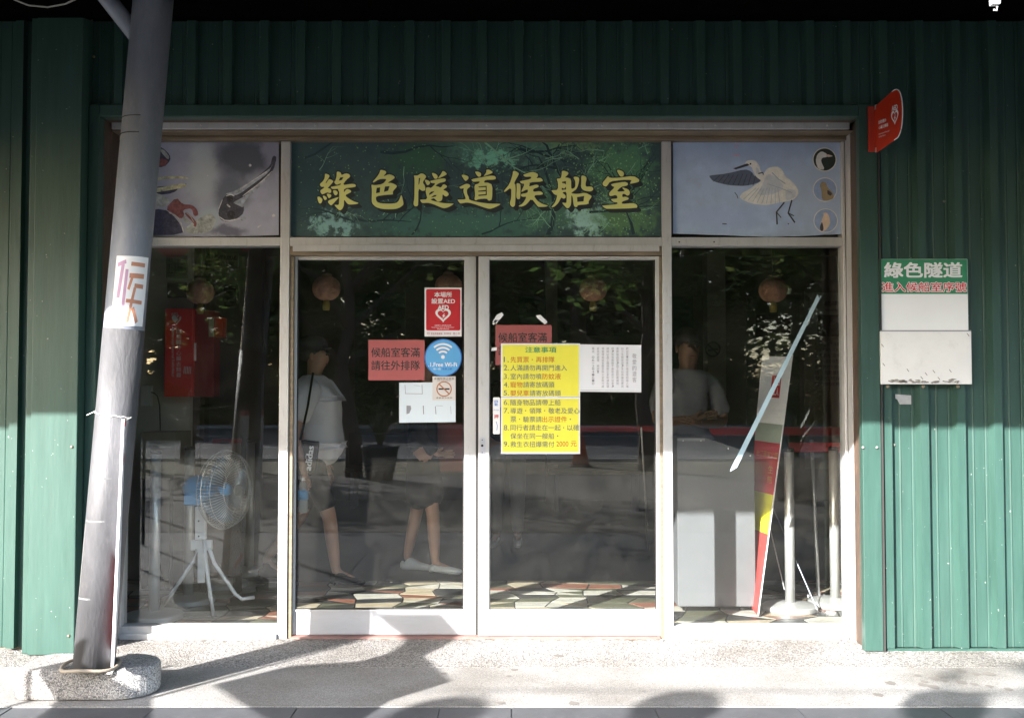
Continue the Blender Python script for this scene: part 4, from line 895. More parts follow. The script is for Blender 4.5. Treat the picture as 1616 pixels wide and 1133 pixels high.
# red lettered board tied to the right side of the pole
c1, _ = on_pole(662); c2, _ = on_pole(1040)
bd = thing('warning_board', P(178, 1050, -1.05), 'narrow white board with red writing tied edge-on to the pole', 'board')
u1 = P(192, 661, -1.23); u2 = P(175, 1052, -1.23); th = .011
dv = P(205, 661, -.93) - P(192, 661, -1.23); dv.z = 0; dv2 = P(180, 1052, -.93) - P(175, 1052, -1.23); dv2.z = 0
q = [u1, u1 + dv, u2 + dv2, u2]; V = [p for p in q] + [p + Vector((th, 0, 0)) for p in q]
mesh_obj('panel', V, [(0, 1, 2, 3), (7, 6, 5, 4), (0, 4, 5, 1), (1, 5, 6, 2), (2, 6, 7, 3), (3, 7, 4, 0)], M['white'], bd)
def bfn(a, b_): return (q[0] * (1 - a) + q[1] * a) * (1 - b_) + (q[3] * (1 - a) + q[2] * a) * b_ + Vector((th + .0012, 0, 0))
text_parts([('候', .12, .08, .88, .28, .03), ('船', .12, .32, .88, .52, .03), ('禁', .12, .56, .88, .75, .03), ('入', .12, .78, .88, .96, .03)], bfn, 'lettering', M['red'], bd)
V = [bfn(0, .0), bfn(1, .0), bfn(1, .03), bfn(0, .03)]; mesh_obj('red_border', V, [(0, 1, 2, 3)], M['red'], bd)
bfl = lambda a, b_: (q[0] * (1 - a) + q[1] * a) * (1 - b_) + (q[3] * (1 - a) + q[2] * a) * b_ + Vector((-.0012, 0, 0))
mesh_obj('red_sheen_back', [bfl(.1, .1), bfl(.95, .1), bfl(.95, .95), bfl(.1, .95)], [(0, 1, 2, 3)], mat('dull red sheen back', (.20, .045, .045), .45, var=.3, dirt=.4), bd)  # red put on this face to give the red sheen beside the pole
bm = bmesh.new(); cW, _ = on_pole(655); rr = []
for i, a in enumerate(range(-185, -20, 8)): rr.append(cW + Vector((.089 * math.cos(R(a)), .089 * math.sin(R(a)), .02 - i * .0016 + .003 * math.sin(i * 2.3))))
tube(bm, [P(137, 655, -.9)] + rr + [u1 + Vector((.01, 0, -.01))], .0022, 5); bm_obj('wire', bm, M['offwhite'], bd)
# weathering tape traces on the pole
for (py, a0, a1, h) in ((818, -150, -75, 2.5), (938, -160, -95, 3), (752, -118, -66, 1.5)):
    wrap(py, py + h, a0, a1, .0868, mat('tape residue', (.12, .12, .12), .8, var=.5, scale=60), 'tape_residue', pole)
wrap(824, 936, -148, -144, .0868, mat('tape residue pale', (.18, .17, .165), .8, var=.5, scale=60), 'tape_residue', pole)
# cable loop and little lamp under the awning
bm = bmesh.new(); tube(bm, [P(18, -8, -1.3), P(22, 0, -1.3), P(45, 9, -1.3), P(75, 12, -1.3), P(103, 7, -1.3), P(122, -2, -1.3), P(140, -14, -1.3)], .0035, 6)
tag(bm_obj('hanging_cable', bm, mat('pale cable', (.30, .29, .26), .6)), 'thin pale cable sagging under the awning at the top left', 'cable')
lp = thing('hanging_hook', P(1570, 8, -2.7), 'small white sunlit tag with hook hanging at the top right', 'hook')
bm = bmesh.new(); c = P(1570, -2, -2.7); bx(bm, c.x - .012, c.x + .012, c.y - .012, c.y + .012, c.z - .02, c.z + .03); bm_obj('tag', bm, M['txtwhite'], lp, bevel=.003)
bm = bmesh.new(); tube(bm, [P(1570, 7, -2.7), P(1574, 12, -2.7), P(1573, 17, -2.7), P(1568, 16, -2.7)], .003, 6); bm_obj('hook', bm, M['alu'], lp)
bm = bmesh.new(); tube(bm, [c + Vector((0, 0, .03)), c + Vector((0, 0, .35))], .002, 6); bm_obj('cord', bm, M['cord'], lp)

# ------------------------------------------------------------------ inside
# AED cabinet
Yc = 1.55
zc_ = lambda py: wz(py, Yc)
cab = thing('defibrillator_cabinet', P(283, 626, Yc), 'tall red emergency cabinet with white heart on the inner beige wall', 'cabinet')
M['cabred'] = mat('cabinet red', (.80, .035, .03), .35, var=.05)
box('body', wx(259, Yc), wx(303, Yc), Yc, Yc + .2, zc_(626), zc_(487), M['cabred'], cab, .004)
box('inner_box', wx(304, Yc + .05), wx(337, Yc + .05), Yc + .05, Yc + .2, wz(626, Yc + .05), wz(490, Yc + .05), mat('dark red', (.26, .012, .012), .5), cab, .004)
box('alarm_light', wx(338, Yc + .06), wx(351, Yc + .06), Yc + .06, Yc + .15, wz(531, Yc), wz(500, Yc), mat('orange red lens', (.6, .05, .015), .3), cab, .004)
box('label_plate', wx(328, Yc + .04), wx(336, Yc + .04), Yc + .044, Yc + .05, wz(531, Yc), wz(501, Yc), mat('yellowed label', (.42, .40, .28), .6), cab)
box('handle', wx(305, Yc + .04), wx(308.5, Yc + .04), Yc + .035, Yc + .05, wz(569, Yc), wz(541, Yc), M['txtwhite'], cab)
flat('heart_emblem', [(heart(278.5, 505, 15, 15), [])], Yc - .001, M['txtwhite'], cab)
flat('bolt_emblem', [(stroke([(286, 496), (279, 503), (283, 503), (275, 513)], 1.6), [])], Yc - .002, M['cabred'], cab)
text([('AED', 270, 493.5, 281, 498, 0)] + vert('自動體外心臟去顫器', 278.2, 519, 7.6, 8.6), Yc - .001, M['txtwhite'], cab)
text_parts([('Automated External Defibrillator', 0, 0, 1, 1, 0)], lambda a, b_: P(271 + (1 - b_) * 4.2, 519 + a * 76, Yc - .001), 'lettering', M['txtwhite'], cab)
flat('stripes', [(stroke([(290 + k * 2.6, 590), (288 + k * 2.6 + 3, 578)], 1), []) for k in range(5)], Yc - .001, M['txtwhite'], cab)
so = thing('socket_box', P(230, 641, 1.70), 'grey white electric socket box with plugged black cord on the beige wall', 'socket')
box('box', wx(222, 1.70), wx(238, 1.70), 1.70, 1.749, wz(641, 1.70), wz(608, 1.70), M['offwhite'], so, .004)
bm = bmesh.new(); tube(bm, [P(239, 619, 1.68), P(243, 620, 1.66), P(248, 624, 1.66), P(252, 640, 1.66), P(253, 680, 1.66), P(252.5, 760, 1.6), P(250, 880, 1.5), P(262, 935, 1.3)], .004, 6); bm_obj('cord', bm, M['cord'], so)
# wall posters
def inposter(x0, y0, x1, y1, Y, m, label, items=(), tm=None, name='wall_poster'):
    o = tag(sheet(name, x0, y0, x1, y1, Y, m, .01), label, 'poster')
    if items: text(items, Y - .002, tm or M['txtblack'], o)
    return o
dimw = mat('dim poster', (.22, .21, .18), .7, var=.1); dimg = mat('dim green poster', (.035, .085, .05), .6, var=.2); dimk = mat('dark screen', (.012, .012, .013), .3)
inposter(262, 404, 296, 440, 1.735, dimw, 'small dim poster of rules high on the beige inner wall', [('請勿吸菸飲食', 264, 407, 294, 413, 0), ('禁止攜帶寵物', 264, 416, 294, 432, 0)])
inposter(264, 446, 294, 470, 1.735, mat('brown poster', (.14, .12, .10), .7), 'small brown framed picture below the rules poster on the inner wall')
inposter(332, 400, 376, 422, 4.18, dimw, 'whitish notice with dark letters high on the grey inner wall', [('RIGHT KAYAK', 334, 404, 373, 411, .02), ('候船室', 338, 413, 370, 420, 0)])
inposter(354, 450, 376, 484, 4.18, dimk, 'small dark framed picture on the grey inner wall')
inposter(1178, 470, 1262, 740, 7.1, dimg, 'tall dark green display panel on the back wall seen through the right window')
inposter(1192, 497, 1247, 531, 7.08, dimk, 'black photograph on the tall green display panel')
inposter(1270, 462, 1345, 740, 7.1, dimw, 'tall pale display panel at the right with text on the back wall', [('潮間帶的物種', 1300, 475, 1335, 483, .01), ('Intertidal Life', 1303, 487, 1332, 491, 0)] + [(s, 1286, 540 + i * 9, 1334, 546 + i * 9, 0) for i, s in enumerate(('紅樹林的植物種類眾多', '包含水筆仔與海茄苳', '五梨跤以及欖李', '構成台灣的綠色隧道', '是重要的生態場所', '請一同愛護環境', '禁止任意採集', '請勿餵食鳥類'))])
inposter(1290, 497, 1340, 531, 7.08, dimk, 'black photograph on the tall pale display panel')
inposter(818, 468, 900, 740, 7.1, dimg, 'dark green display panel on the back wall behind the yellow sheets')
inposter(925, 494, 981, 530, 7.1, dimk, 'black television screen on the back wall above the visitor letter')
inposter(940, 476, 968, 488, 7.1, dimk, 'small dark caption sign above the television screen')
inposter(1062, 468, 1094, 740, 7.1, dimg, 'narrow green display panel on the back wall beside the right mullion')
inposter(560, 462, 640, 700, 7.1, dimg, 'dark green display panel on the back wall behind the left door')
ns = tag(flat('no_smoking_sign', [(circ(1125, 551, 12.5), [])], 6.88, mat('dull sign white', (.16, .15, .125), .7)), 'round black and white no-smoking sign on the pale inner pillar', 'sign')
s_ = ns.modifiers.new('thickness', 'SOLIDIFY'); s_.thickness = .005
flat('ring', [(circ(1125, 551, 12.3), [circ(1125, 551, 10)]), (stroke([(1117, 543), (1133, 559)], 2.4), []), (stroke([(1117, 553), (1133, 551)], 3), [])], 6.874, M['black'], ns)
# lanterns
def lantern(loc):
    t = thing('lantern', loc, '', 'lantern', 'round paper lanterns under the ceiling')
    bm = bmesh.new(); prof = [(.035, -.078)]
    for k in range(1, 24):
        a = -math.pi / 2 + math.pi * k / 24; prof.append((.094 * math.cos(a) ** .8 + (.0028 if k % 2 else 0), .083 * math.sin(a)))
    prof.append((.035, .08)); lathe(bm, prof, loc, 28)
    bm_obj('shade', bm, mat('woven tan lantern', (.46, .25, .17), .7, 0, .45, 14, .6, 70), t, True)
    bm = bmesh.new(); lathe(bm, [(.038, .078), (.038, .094), (.024, .10)], loc, 20); bm_obj('cap', bm, mat('lantern cap', (.30, .22, .13), .6), t)
    bm = bmesh.new(); lathe(bm, [(.022, -.15), (.026, -.12), (.02, -.082)], loc, 12); bm_obj('tassel', bm, mat('yellow tassel', (.42, .34, .08), .8, bump=.8, bscale=150, stretch=(8, 8, 1)), t, True)
    bm = bmesh.new(); tube(bm, [Vector(loc) + Vector((0, 0, .095)), Vector((loc[0], loc[1], 3.05))], .0018, 5); bm_obj('string', bm, M['cord'], t)
    return t
Yl = 1.35
L0 = None
lab = ['lantern behind the upper left window beside the red cabinet', 'lantern near the top left corner of the left door', 'lantern half hidden behind the red heart sticker', 'lantern in the middle of the right door above the television', 'lantern in the right window above the tape']
for (px, py, yy), lb_ in zip(((316, 461, 1.45), (515, 455, Yl), (708, 452, 1.5), (936, 457, 1.5), (1220, 458, 1.3)), lab):
    loc = P(px, py, yy)
    if L0 is None: L0 = lantern(loc); L0['label'] = lb_
    else: copy_tree(L0, loc, random.uniform(0, 6), label=lb_)
# stanchions
def stanchion(loc, h):
    t = thing('stanchion', loc, '', 'stanchion', 'stainless queue posts')
    bm = bmesh.new(); lathe(bm, [(.162, 0), (.165, .006), (.165, .028), (.158, .034), (.06, .048), (.03, .05)], loc, 40); bm_obj('base', bm, M['chrome'], t)
    bm = bmesh.new(); lathe(bm, [(.030, .045), (.030, h)], loc, 20); bm_obj('post', bm, M['chrome'], t, True)
    bm = bmesh.new(); lathe(bm, [(.0305, h + .001), (.032, h + .004), (.032, h + .018), (.024, h + .024)], loc, 20); bm_obj('cap', bm, M['rubber'], t)
    return t
g0 = G(1247, 962); st0 = stanchion((g0.x, g0.y, 0), .96)
st0['label'] = 'stainless queue post with wide disc base right of the leaning banner'
for px, py, lb_ in ((1318, 955, 'stainless queue post with its disc base cut by the right frame'), (243, 976, 'queue post nearest the leaning pole inside the left window'), (297, 950, 'queue post directly behind the blue fan'), (352, 925, 'queue post partly hidden behind the fan cage'), (394, 905, 'queue post between the fan and the first mullion')):
    g = G(px, py); copy_tree(st0, (g.x, g.y, 0), label=lb_)
thin = thing('thin_post', G(1292, 945), 'thin bright metal post leaning slightly beside the wide disc queue post', 'post')
b0 = G(1292, 945); bm = bmesh.new(); tube(bm, [b0, b0 + Vector((-.035, 0, 1.02))], .012, 12); bm_obj('rod', bm, M['chrome'], thin, True)
box('foot', b0.x - .06, b0.x + .06, b0.y - .05, b0.y + .05, 0.001, .02, M['white'], thin, .004)
dr = tag(bm_obj('thin_rod', (lambda bm: (tube(bm, [P(1012, 675, .9), G(1023, 868)], .006, 8), bm)[1])(bmesh.new()), M['chrome'], None, True), 'thin leaning metal rod at the right of the right door', 'rod')
wr = bmesh.new(); tube(wr, [P(1215, 790, .9), P(1290, 962, .6)], .004, 6); tag(bm_obj('wire_leg', wr, M['steelgrey']), 'thin wire leg slanting behind the wide disc queue post', 'wire')
wr = bmesh.new(); tube(wr, [P(1212, 820, .8), P(1238, 930, .75)], .004, 6); tag(bm_obj('wire_leg', wr, M['chrome']), 'thin wire leg between the leaning banner and the queue post', 'wire')
# red queue belts and back counter
def belt(x0, x1, y0, y1, Y, lab):
    tag(sheet('queue_belt', x0, y0, x1, y1, Y, mat('red belt', (.33, .012, .015), .6), .004), lab, 'belt', None)
belt(1062, 1335, 674, 687, 2.6, 'long red queue belt behind the grey lectern in the right window')
belt(1245, 1332, 698, 713, 1.0, 'short red queue belt at the right edge of the right window')
belt(868, 1040, 672, 681, 3.2, 'red queue belt behind the right door beside the yellow sheet')
belt(335, 382, 692, 706, 2.2, 'short red queue belt behind the fan in the left window')
rbx = tag(sheet('red_area_panel', 676, 668, 742, 744, 1.9, mat('dull red panel', (.17, .03, .022), .7), .01), 'dull red panel added for a red area low behind the left door', 'board')  # made-up panel standing in for a see-through red area
rbx2 = None
# benches deeper in the room
def bench(px, py, label):
    g = G(px, py); t = thing('waiting_bench', g, label, 'bench')
    box('seat', g.x - .55, g.x + .55, g.y - .2, g.y + .2, .42, .47, M['rubber'], t, .01); box('backrest', g.x - .55, g.x + .55, g.y + .2, g.y + .24, .5, .85, M['rubber'], t, .01)
    for s in (-1, 1): box('leg', g.x + s * .45 - .02, g.x + s * .45 + .02, g.y - .18, g.y + .18, 0, .42, M['steelgrey'], t)
bench(620, 800, 'dark waiting bench deep inside behind the left door'); bench(940, 805, 'dark waiting bench deep inside behind the right door')
# grey lectern
yl0 = G(1130, 966).y
lc = thing('lectern_box', (wx(1130, yl0), yl0 + .2, 0), 'pale grey lectern with sloping top on castors behind the right window', 'lectern')
xa, xb_ = wx(1068, yl0), wx(1190, yl0); M['lecgrey'] = mat('pale grey laminate', (.13, .132, .138), .6, var=.12, scale=2)
zt1, zt2, xm = wz(690, yl0), wz(717, yl0), wx(1112, yl0)
prof = [(xa, .035), (xb_, .035), (xb_, zt2), (xm, zt1), (xa, zt1)]
V = [(x, yl0, z) for x, z in prof] + [(x, yl0 + .5, z) for x, z in prof]
o = mesh_obj('cabinet', V, [(0, 1, 2, 3, 4), (9, 8, 7, 6, 5)] + [(i, 5 + i, 5 + (i + 1) % 5, (i + 1) % 5) for i in range(5)], M['lecgrey'], lc)
bb = o.modifiers.new('bevel', 'BEVEL'); bb.width = .004; bb.segments = 2
V = [(xm - .13, yl0 - .002, zt1 - .02), (xm, yl0 - .002, zt1 - .005), (xb_, yl0 - .002, zt2 - .004), (xb_, yl0 - .002, zt2 - .012)]
box('top_edge', xa, xm + .0, yl0 - .004, yl0 - .001, zt1 - .022, zt1 - .006, mat('grey edge band', (.25, .25, .25), .5), lc)
for px, py in ((1078, 694), (1106, 694), (1149, 707), (1184, 718)):
    b2 = bmesh.new(); bmesh.ops.create_icosphere(b2, subdivisions=1, radius=.006, matrix=Matrix.Translation(P(px, py + 1, yl0))); bm_obj('screw', b2, M['chrome'], lc)
for xx in (xa + .05, xb_ - .07):
    for yy in (yl0 + .06, yl0 + .44): 
        bm = bmesh.new(); tube(bm, [(xx - .012, yy, .018), (xx + .012, yy, .018)], .0175, 14); bm_obj('castor', bm, M['rubber'], lc)
# twisted roll-up banner
bn = thing('standing_banner', G(1195, 972), 'tall narrow red and white standing banner twisted beside the grey lectern', 'banner')
bandm = [M['paper'], mat('pale green band', (.33, .38, .31), .6), mat('banner red', (.50, .03, .03), .5), mat('banner yellow', (.72, .66, .03), .5), mat('banner red lower', (.52, .05, .045), .5)]
brk = [(0, 0), (.275, 0), (.35, 1), (.56, 2), (.70, 3), (1, 4)]
TR, BR_ = P(1250.5, 563, .78), P(1196, 971, .48); TL, BL_ = P(1203.5, 562, 1.02), P(1186, 955, .72)
def bnp(a, t):
    bow = Vector((.03 * math.sin(t * math.pi), 0, 0))
    Lp = TL.lerp(BL_, t) + Vector((-.03 * math.sin(t * math.pi * .9), 0, 0)); Rp = TR.lerp(BR_, t) + bow * .25
    return Lp.lerp(Rp, a)
V, Fs, mi = [], [], []
N = 40
for i in range(N + 1): V += [bnp(0, i / N), bnp(.5, i / N + .0), bnp(1, i / N)]
for i in range(N):
    t = (i + .5) / N; k = [b_[1] for a_, b_ in enumerate(brk[1:]) if True][0]
    k = 0 if t < .275 else 1 if t < .35 else 2 if t < .56 else 3 if t < .70 else 4
    for s in (0, 1): Fs.append((i * 3 + s, i * 3 + s + 1, i * 3 + s + 4, i * 3 + s + 3)); mi.append(k)
o = mesh_obj('fabric', V, Fs, bandm, bn)
for p, k in zip(o.data.polygons, mi): p.material_index = k
s_ = o.modifiers.new('thickness', 'SOLIDIFY'); s_.thickness = .002
bfn2 = lambda a, b_: bnp(a, b_) + Vector((-.001, -.004, 0))
V = [bfn2(.40, .08), bfn2(.72, .08), bfn2(.72, .17), bfn2(.40, .17)]; mesh_obj('red_stamp', V, [(0, 1, 2, 3)], bandm[2], bn)
text_parts([('入', .44, .085, .56, .12, .02), ('台', .58, .085, .69, .12, .02), ('江人', .46, .13, .68, .16, .02)], lambda a, b_: bfn2(a, b_) + Vector((0, -.002, 0)), 'lettering', M['txtwhite'], bn)
text_parts([('台江國家公園', .1, .385, .9, .41, .0), ('生', .6, .44, .8, .47, .0), ('態', .6, .48, .8, .51, .0), ('歡', .65, .73, .9, .76, .0), ('迎', .65, .78, .9, .81, .0), ('您', .65, .83, .9, .86, .0)], bfn2, 'lettering', mat('gold print', (.50, .28, .06), .5), bn)
bm = bmesh.new(); tube(bm, [TR + Vector((.002, 0, .01)), BR_ + Vector((.002, 0, 0))], .004, 6); bm_obj('edge_rod', bm, M['txtwhite'], bn)
# pedestal fan
gf = G(330, 968); fY = .55
fan = thing('pedestal_fan', (P(318, 900, fY).x, fY, 0), 'pedestal fan with blue motor and white tripod behind the left window', 'fan')
def FP(px, py, dy=0): return P(px, py, fY + dy)
bm = bmesh.new(); ctr = FP(316, 773)
mh = bmesh.new()
axf = Vector((.93, -.36, 0)).normalized()       # the head looks right and a little outward
side = Vector((0, 0, 1)).cross(axf).normalized()
def lathe_axis(bm, prof, c, axis, seg=28):
    s = Vector((0, 0, 1)).cross(axis).normalized(); u = Vector((0, 0, 1)); rings = []
    for r, t in prof: rings.append([bm.verts.new(c + axis * t + (s * math.cos(2 * math.pi * k / seg) + u * math.sin(2 * math.pi * k / seg)) * max(r, .0005)) for k in range(seg)])
    for i in range(len(rings) - 1):
        for k in range(seg): bm.faces.new((rings[i][k], rings[i][(k + 1) % seg], rings[i + 1][(k + 1) % seg], rings[i + 1][k]))
    bm.faces.new(rings[0][::-1]); bm.faces.new(rings[-1])
c0 = FP(324, 771)
lathe_axis(bm, [(.02, -.13), (.055, -.122), (.072, -.10), (.079, -.06), (.080, .02), (.078, .06), (.05, .065)], c0, axf); bm_obj('motor_housing', bm, M['fanblue'], fan, True)
box('motor_base', c0.x - .115, c0.x + .02, c0.y - .05, c0.y + .06, c0.z - .095, c0.z - .03, M['fanblue'], fan, .01)
cc = FP(352, 768); cc = c0 + axf * .145
rg, dp = .232, .085
bm = bmesh.new()
for sgn, R0 in ((1, rg), (-1, rg)):
    for k in range(72):
        a = 2 * math.pi * k / 72; u = side * math.cos(a) + Vector((0, 0, 1)) * math.sin(a)
        tube(bm, [cc + axf * sgn * dp * f_ + u * rg * r_ for f_, r_ in ((1, .13), (.98, .5), (.72, .82), (.3, .97), (0, 1))], .0011, 3, False)
for rr_, t in ((1, 0), (.9, .55), (.9, -.55), (.55, .97), (.55, -.97), (.14, 1), (.14, -1)):
    tube(bm, [cc + axf * dp * t + (side * math.cos(a) + Vector((0, 0, 1)) * math.sin(a)) * rg * rr_ for a in [2 * math.pi * k / 40 for k in range(41)]], .0035 if rr_ == 1 else .0016, 5, False)
bm_obj('cage', bm, mat('cage wire', (.55, .55, .53), .35, .6), fan)
bm = bmesh.new(); lathe_axis(bm, [(.03, -.006), (.034, 0), (.034, .012), (.02, .016)], cc + axf * dp, axf); bm_obj('cage_badge', bm, mat('badge', (.25, .24, .22), .4), fan)
for k in range(3):
    bm = bmesh.new(); a0 = 2 * math.pi * k / 3; V = []
    for i in range(7):
        for j in range(5):
            a = a0 + (i / 6 - .5) * 1.5; r = .035 + j / 4 * .16; tw = (i / 6 - .5) * .05
            V.append(bm.verts.new(cc + axf * tw + (side * math.cos(a) + Vector((0, 0, 1)) * math.sin(a)) * r))
    for i in range(6):
        for j in range(4): bm.faces.new((V[i * 5 + j], V[i * 5 + j + 1], V[i * 5 + j + 6], V[i * 5 + j + 5]))
    ob = bm_obj('blade', bm, mat('smoky blade', (.10, .16, .22), .25), fan, True); s_ = ob.modifiers.new('thickness', 'SOLIDIFY'); s_.thickness = .003
bm = bmesh.new(); lathe_axis(bm, [(.035, -.03), (.04, 0), (.03, .03), (.005, .04)], cc, axf); bm_obj('hub', bm, M['fanblue'], fan, True)
pt = FP(320, 800); box('neck_plate', wx(311, fY), wx(328, fY), fY - .02, fY + .02, wz(851, fY), wz(799, fY), M['fanwhite'], fan, .006)
box('lower_plate', wx(315, fY), wx(326, fY), fY - .008, fY + .012, wz(919, fY), wz(852, fY), M['fanwhite'], fan, .003)
for py in (804, 822, 846): 
    b2 = bmesh.new(); bmesh.ops.create_icosphere(b2, subdivisions=1, radius=.006, matrix=Matrix.Translation(P(320 if py == 804 else 313.5, py, fY - .021))); bm_obj('screw', b2, M['rubber'], fan)
box('clamp', wx(304, fY), wx(336, fY), fY - .006, fY + .028, wz(868, fY), wz(852, fY), M['fanwhite'], fan, .003)
for pts in ([P(311, 866, fY), P(305, 886, fY), P(270, 938, fY - .02), G(256, 956, .012)], [P(322, 852, fY - .025), P(325, 884, fY - .05), P(332, 940, fY - .12), G(337, 972, .012)], [P(330, 864, fY), P(338, 888, fY), P(372, 938, fY + .05), P(382, 945, fY + .05), P(401, 942, fY + .10)]):
    bm = bmesh.new(); tube(bm, pts, .0115, 12); bm_obj('leg', bm, M['fanwhite'], fan, True)
# column behind the fan (dark red drum stand)
g = G(352, 925)
pst = thing('poster_panel', (wx(345, 1.2), 1.2, 0), 'tall dim brown display board behind the fan', 'board')
box('panel', wx(318, 1.2), wx(381, 1.2), 1.2, 1.23, .12, wz(700, 1.2), mat('dim brown board', (.10, .065, .05), .6, var=.3, scale=5), pst)
for px in (322, 376): box('leg', wx(px, 1.2) - .01, wx(px, 1.2) + .01, 1.15, 1.30, 0, .12, M['rubber'], pst)
# low table behind the left window
tb = thing('side_table', (wx(248, 1.35), 1.35, 0), 'low pale cabinet against the beige wall behind the left queue post', 'cabinet')
box('body', wx(222, 1.35), wx(277, 1.35), 1.35, 1.7, wz(755, 1.35), wz(682, 1.35), mat('dull cream', (.26, .24, .18), .6), tb, .004)
for px in (226, 272): box('leg', wx(px, 1.37) - .012, wx(px, 1.37) + .012, 1.38, 1.66, 0, wz(755, 1.35), M['rubber'], tb)

# ------------------------------------------------------------------ people
def skin_mesh(name, nodes, edges, m, parent, root=0, sub=2):
    """nodes: list of (x, y, z, rx, ry) in the person's own space"""
    me = bpy.data.meshes.new(name); me.from_pydata([n[:3] for n in nodes], edges, []); me.update()
    bm = bmesh.new(); bm.from_mesh(me); ly = bm.verts.layers.skin.verify()
    for v, n in zip(bm.verts, nodes): v[ly].radius = (n[3], n[4] if len(n) > 4 else n[3]); v[ly].use_root = False
    bm.verts.ensure_lookup_table(); bm.verts[root][ly].use_root = True
    bm.to_mesh(me); bm.free(); me.materials.append(m)
    o = bpy.data.objects.new(name, me); COL.objects.link(o); o.parent = parent
    s = o.modifiers.new('skin', 'SKIN'); s.use_smooth_shade = True
    q = o.modifiers.new('subdivision', 'SUBSURF'); q.levels = sub; q.render_levels = sub
    return o
def ell(name, c, r, m, parent, seg=2, rot=None):
    bm = bmesh.new(); bmesh.ops.create_icosphere(bm, subdivisions=seg, radius=1, matrix=Matrix.Translation(c) @ (rot or Matrix.Identity(4)) @ Matrix.Diagonal((r[0], r[1], r[2], 1)))
    me = bpy.data.meshes.new(name); bm.to_mesh(me); bm.free(); me.materials.append(m)
    for p in me.polygons: p.use_smooth = True
    o = bpy.data.objects.new(name, me); COL.objects.link(o); o.parent = parent; return o
FOLD = bpy.data.textures.new('folds', 'CLOUDS'); FOLD.noise_scale = .11; FOLD.noise_depth = 2
def person(loc, rotz, label, legs, arms, mats, hem=.93, shorts=.55, skirt=None, h=1.0, cap=None, long_sleeve=False, bulk=1.0):
    """built facing +x. legs / arms: two lists [hip, knee, ankle, toe] / [shoulder, elbow, wrist]"""
    t = thing('person', loc, label, 'person'); t.rotation_euler = (0, 0, rotz); t.scale = (h, h, h)
    N = [(0, 0, .95, .12, .14), (.0, 0, 1.12, .105, .135), (.0, 0, 1.30, .115, .15), (.0, 0, 1.42, .07, .10), (.005, 0, 1.50, .052, .052), (.02, 0, 1.575, .072, .066), (.02, 0, 1.645, .096, .078), (.012, 0, 1.715, .072, .062),
         (.115, 0, 1.625, .014, .014)]
    E = [(0, 1), (1, 2), (2, 3), (3, 4), (4, 5), (5, 6), (6, 7), (6, 8)]
    for L in legs:
        k = len(N); r = (.085, .056, .036, .03)
        N += [(*L[0], .085), (*[(a + b) / 2 for a, b in zip(L[0], L[1])], .073), (*L[1], .055), (*[a * .6 + b * .4 for a, b in zip(L[1], L[2])], .052), (*L[2], .034), (*L[3], .03)]
        E += [(0, k), (k, k + 1), (k + 1, k + 2), (k + 2, k + 3), (k + 3, k + 4), (k + 4, k + 5)]
    for A in arms:
        k = len(N); N += [(*A[0], .055), (*A[1], .04), (*A[2], .028)]; E += [(3, k), (k, k + 1), (k + 1, k + 2)]
        d = (Vector(A[3]) - Vector(A[2])).normalized(); up = Vector((0, 0, 1)) if abs(d.z) < .8 else Vector((1, 0, 0)); sd = d.cross(up).normalized(); nn = sd.cross(d)
        W = Vector(A[2]); pm = W + d * .06; kk = len(N); N.append((*pm, .030, .020)); E.append((k + 2, kk))
        for f_, ln_ in ((-.024, .07), (-.008, .085), (.008, .08), (.024, .062)):
            p1 = pm + d * .035 + nn * f_; p2 = p1 + d * ln_ * .55 + sd * .012; p3 = p2 + d * ln_ * .3 + sd * .022
            j = len(N); N += [(*p1, .009), (*p2, .0085), (*p3, .007)]; E += [(kk, j), (j, j + 1), (j + 1, j + 2)]
        j = len(N); p1 = W + d * .03 + nn * .03 + sd * .01; p2 = p1 + d * .035 + nn * .014 + sd * .012; N += [(*p1, .011), (*p2, .009)]; E += [(k + 2, j), (j, j + 1)]
    skin_mesh('body', N, E, mats['skin'], t)
    # top: torso and sleeves
    N = [(.02 * (bulk > 1), 0, hem, .128 * bulk, .15 * bulk), (.03 * (bulk > 1), 0, 1.02, .128 * bulk, .152 * bulk), (.02 * (bulk > 1), 0, 1.15, .124 * bulk, .152 * bulk), (0, 0, 1.31, .128 * bulk, .165 * bulk), (0, 0, 1.44, .078, .11), (.003, 0, 1.49, .058, .06)]
    E = [(i, i + 1) for i in range(5)]
    for A in arms:
        k = len(N); S0, E0 = Vector(A[0]), Vector(A[1]); e1 = S0.lerp(E0, .85)
        N += [(*S0, .072 * bulk), (*S0.lerp(E0, .45), .068 * bulk), (*e1, .062 * bulk)]; E += [(4, k), (k, k + 1), (k + 1, k + 2)]
        if long_sleeve: N += [(*E0, .054), (*A[2], .045)]; E += [(k + 2, k + 3), (k + 3, k + 4)]
    so_ = skin_mesh('shirt', N, E, mats['top'], t, 2, 3)
    dm = so_.modifiers.new('folds', 'DISPLACE'); dm.texture = FOLD; dm.strength = .035; dm.mid_level = .5
    if skirt:
        N = [(0, 0, 1.0, .128, .15), (0, 0, .85, .15, .175), (0, 0, .65, .16, .19), (0.02, 0, skirt, .17, .2)]; skin_mesh('skirt', N, [(0, 1), (1, 2), (2, 3)], mats['bottom'], t, 0)
    else:
        N = [(0, 0, 1.0, .13, .15), (0, 0, .92, .12, .14)]; E = [(0, 1)]
        for L in legs:
            k = len(N); H, Kn, An = Vector(L[0]), Vector(L[1]), Vector(L[2])
            pts = [H, H.lerp(Kn, .5), H.lerp(Kn, .92)] + ([Kn.lerp(An, .5), Kn.lerp(An, .93)] if shorts < .3 else [])
            for i, p in enumerate(pts): N.append((*p, (.1, .088, .078, .068, .058)[i])); E.append((1 if i == 0 else len(N) - 2, len(N) - 1))
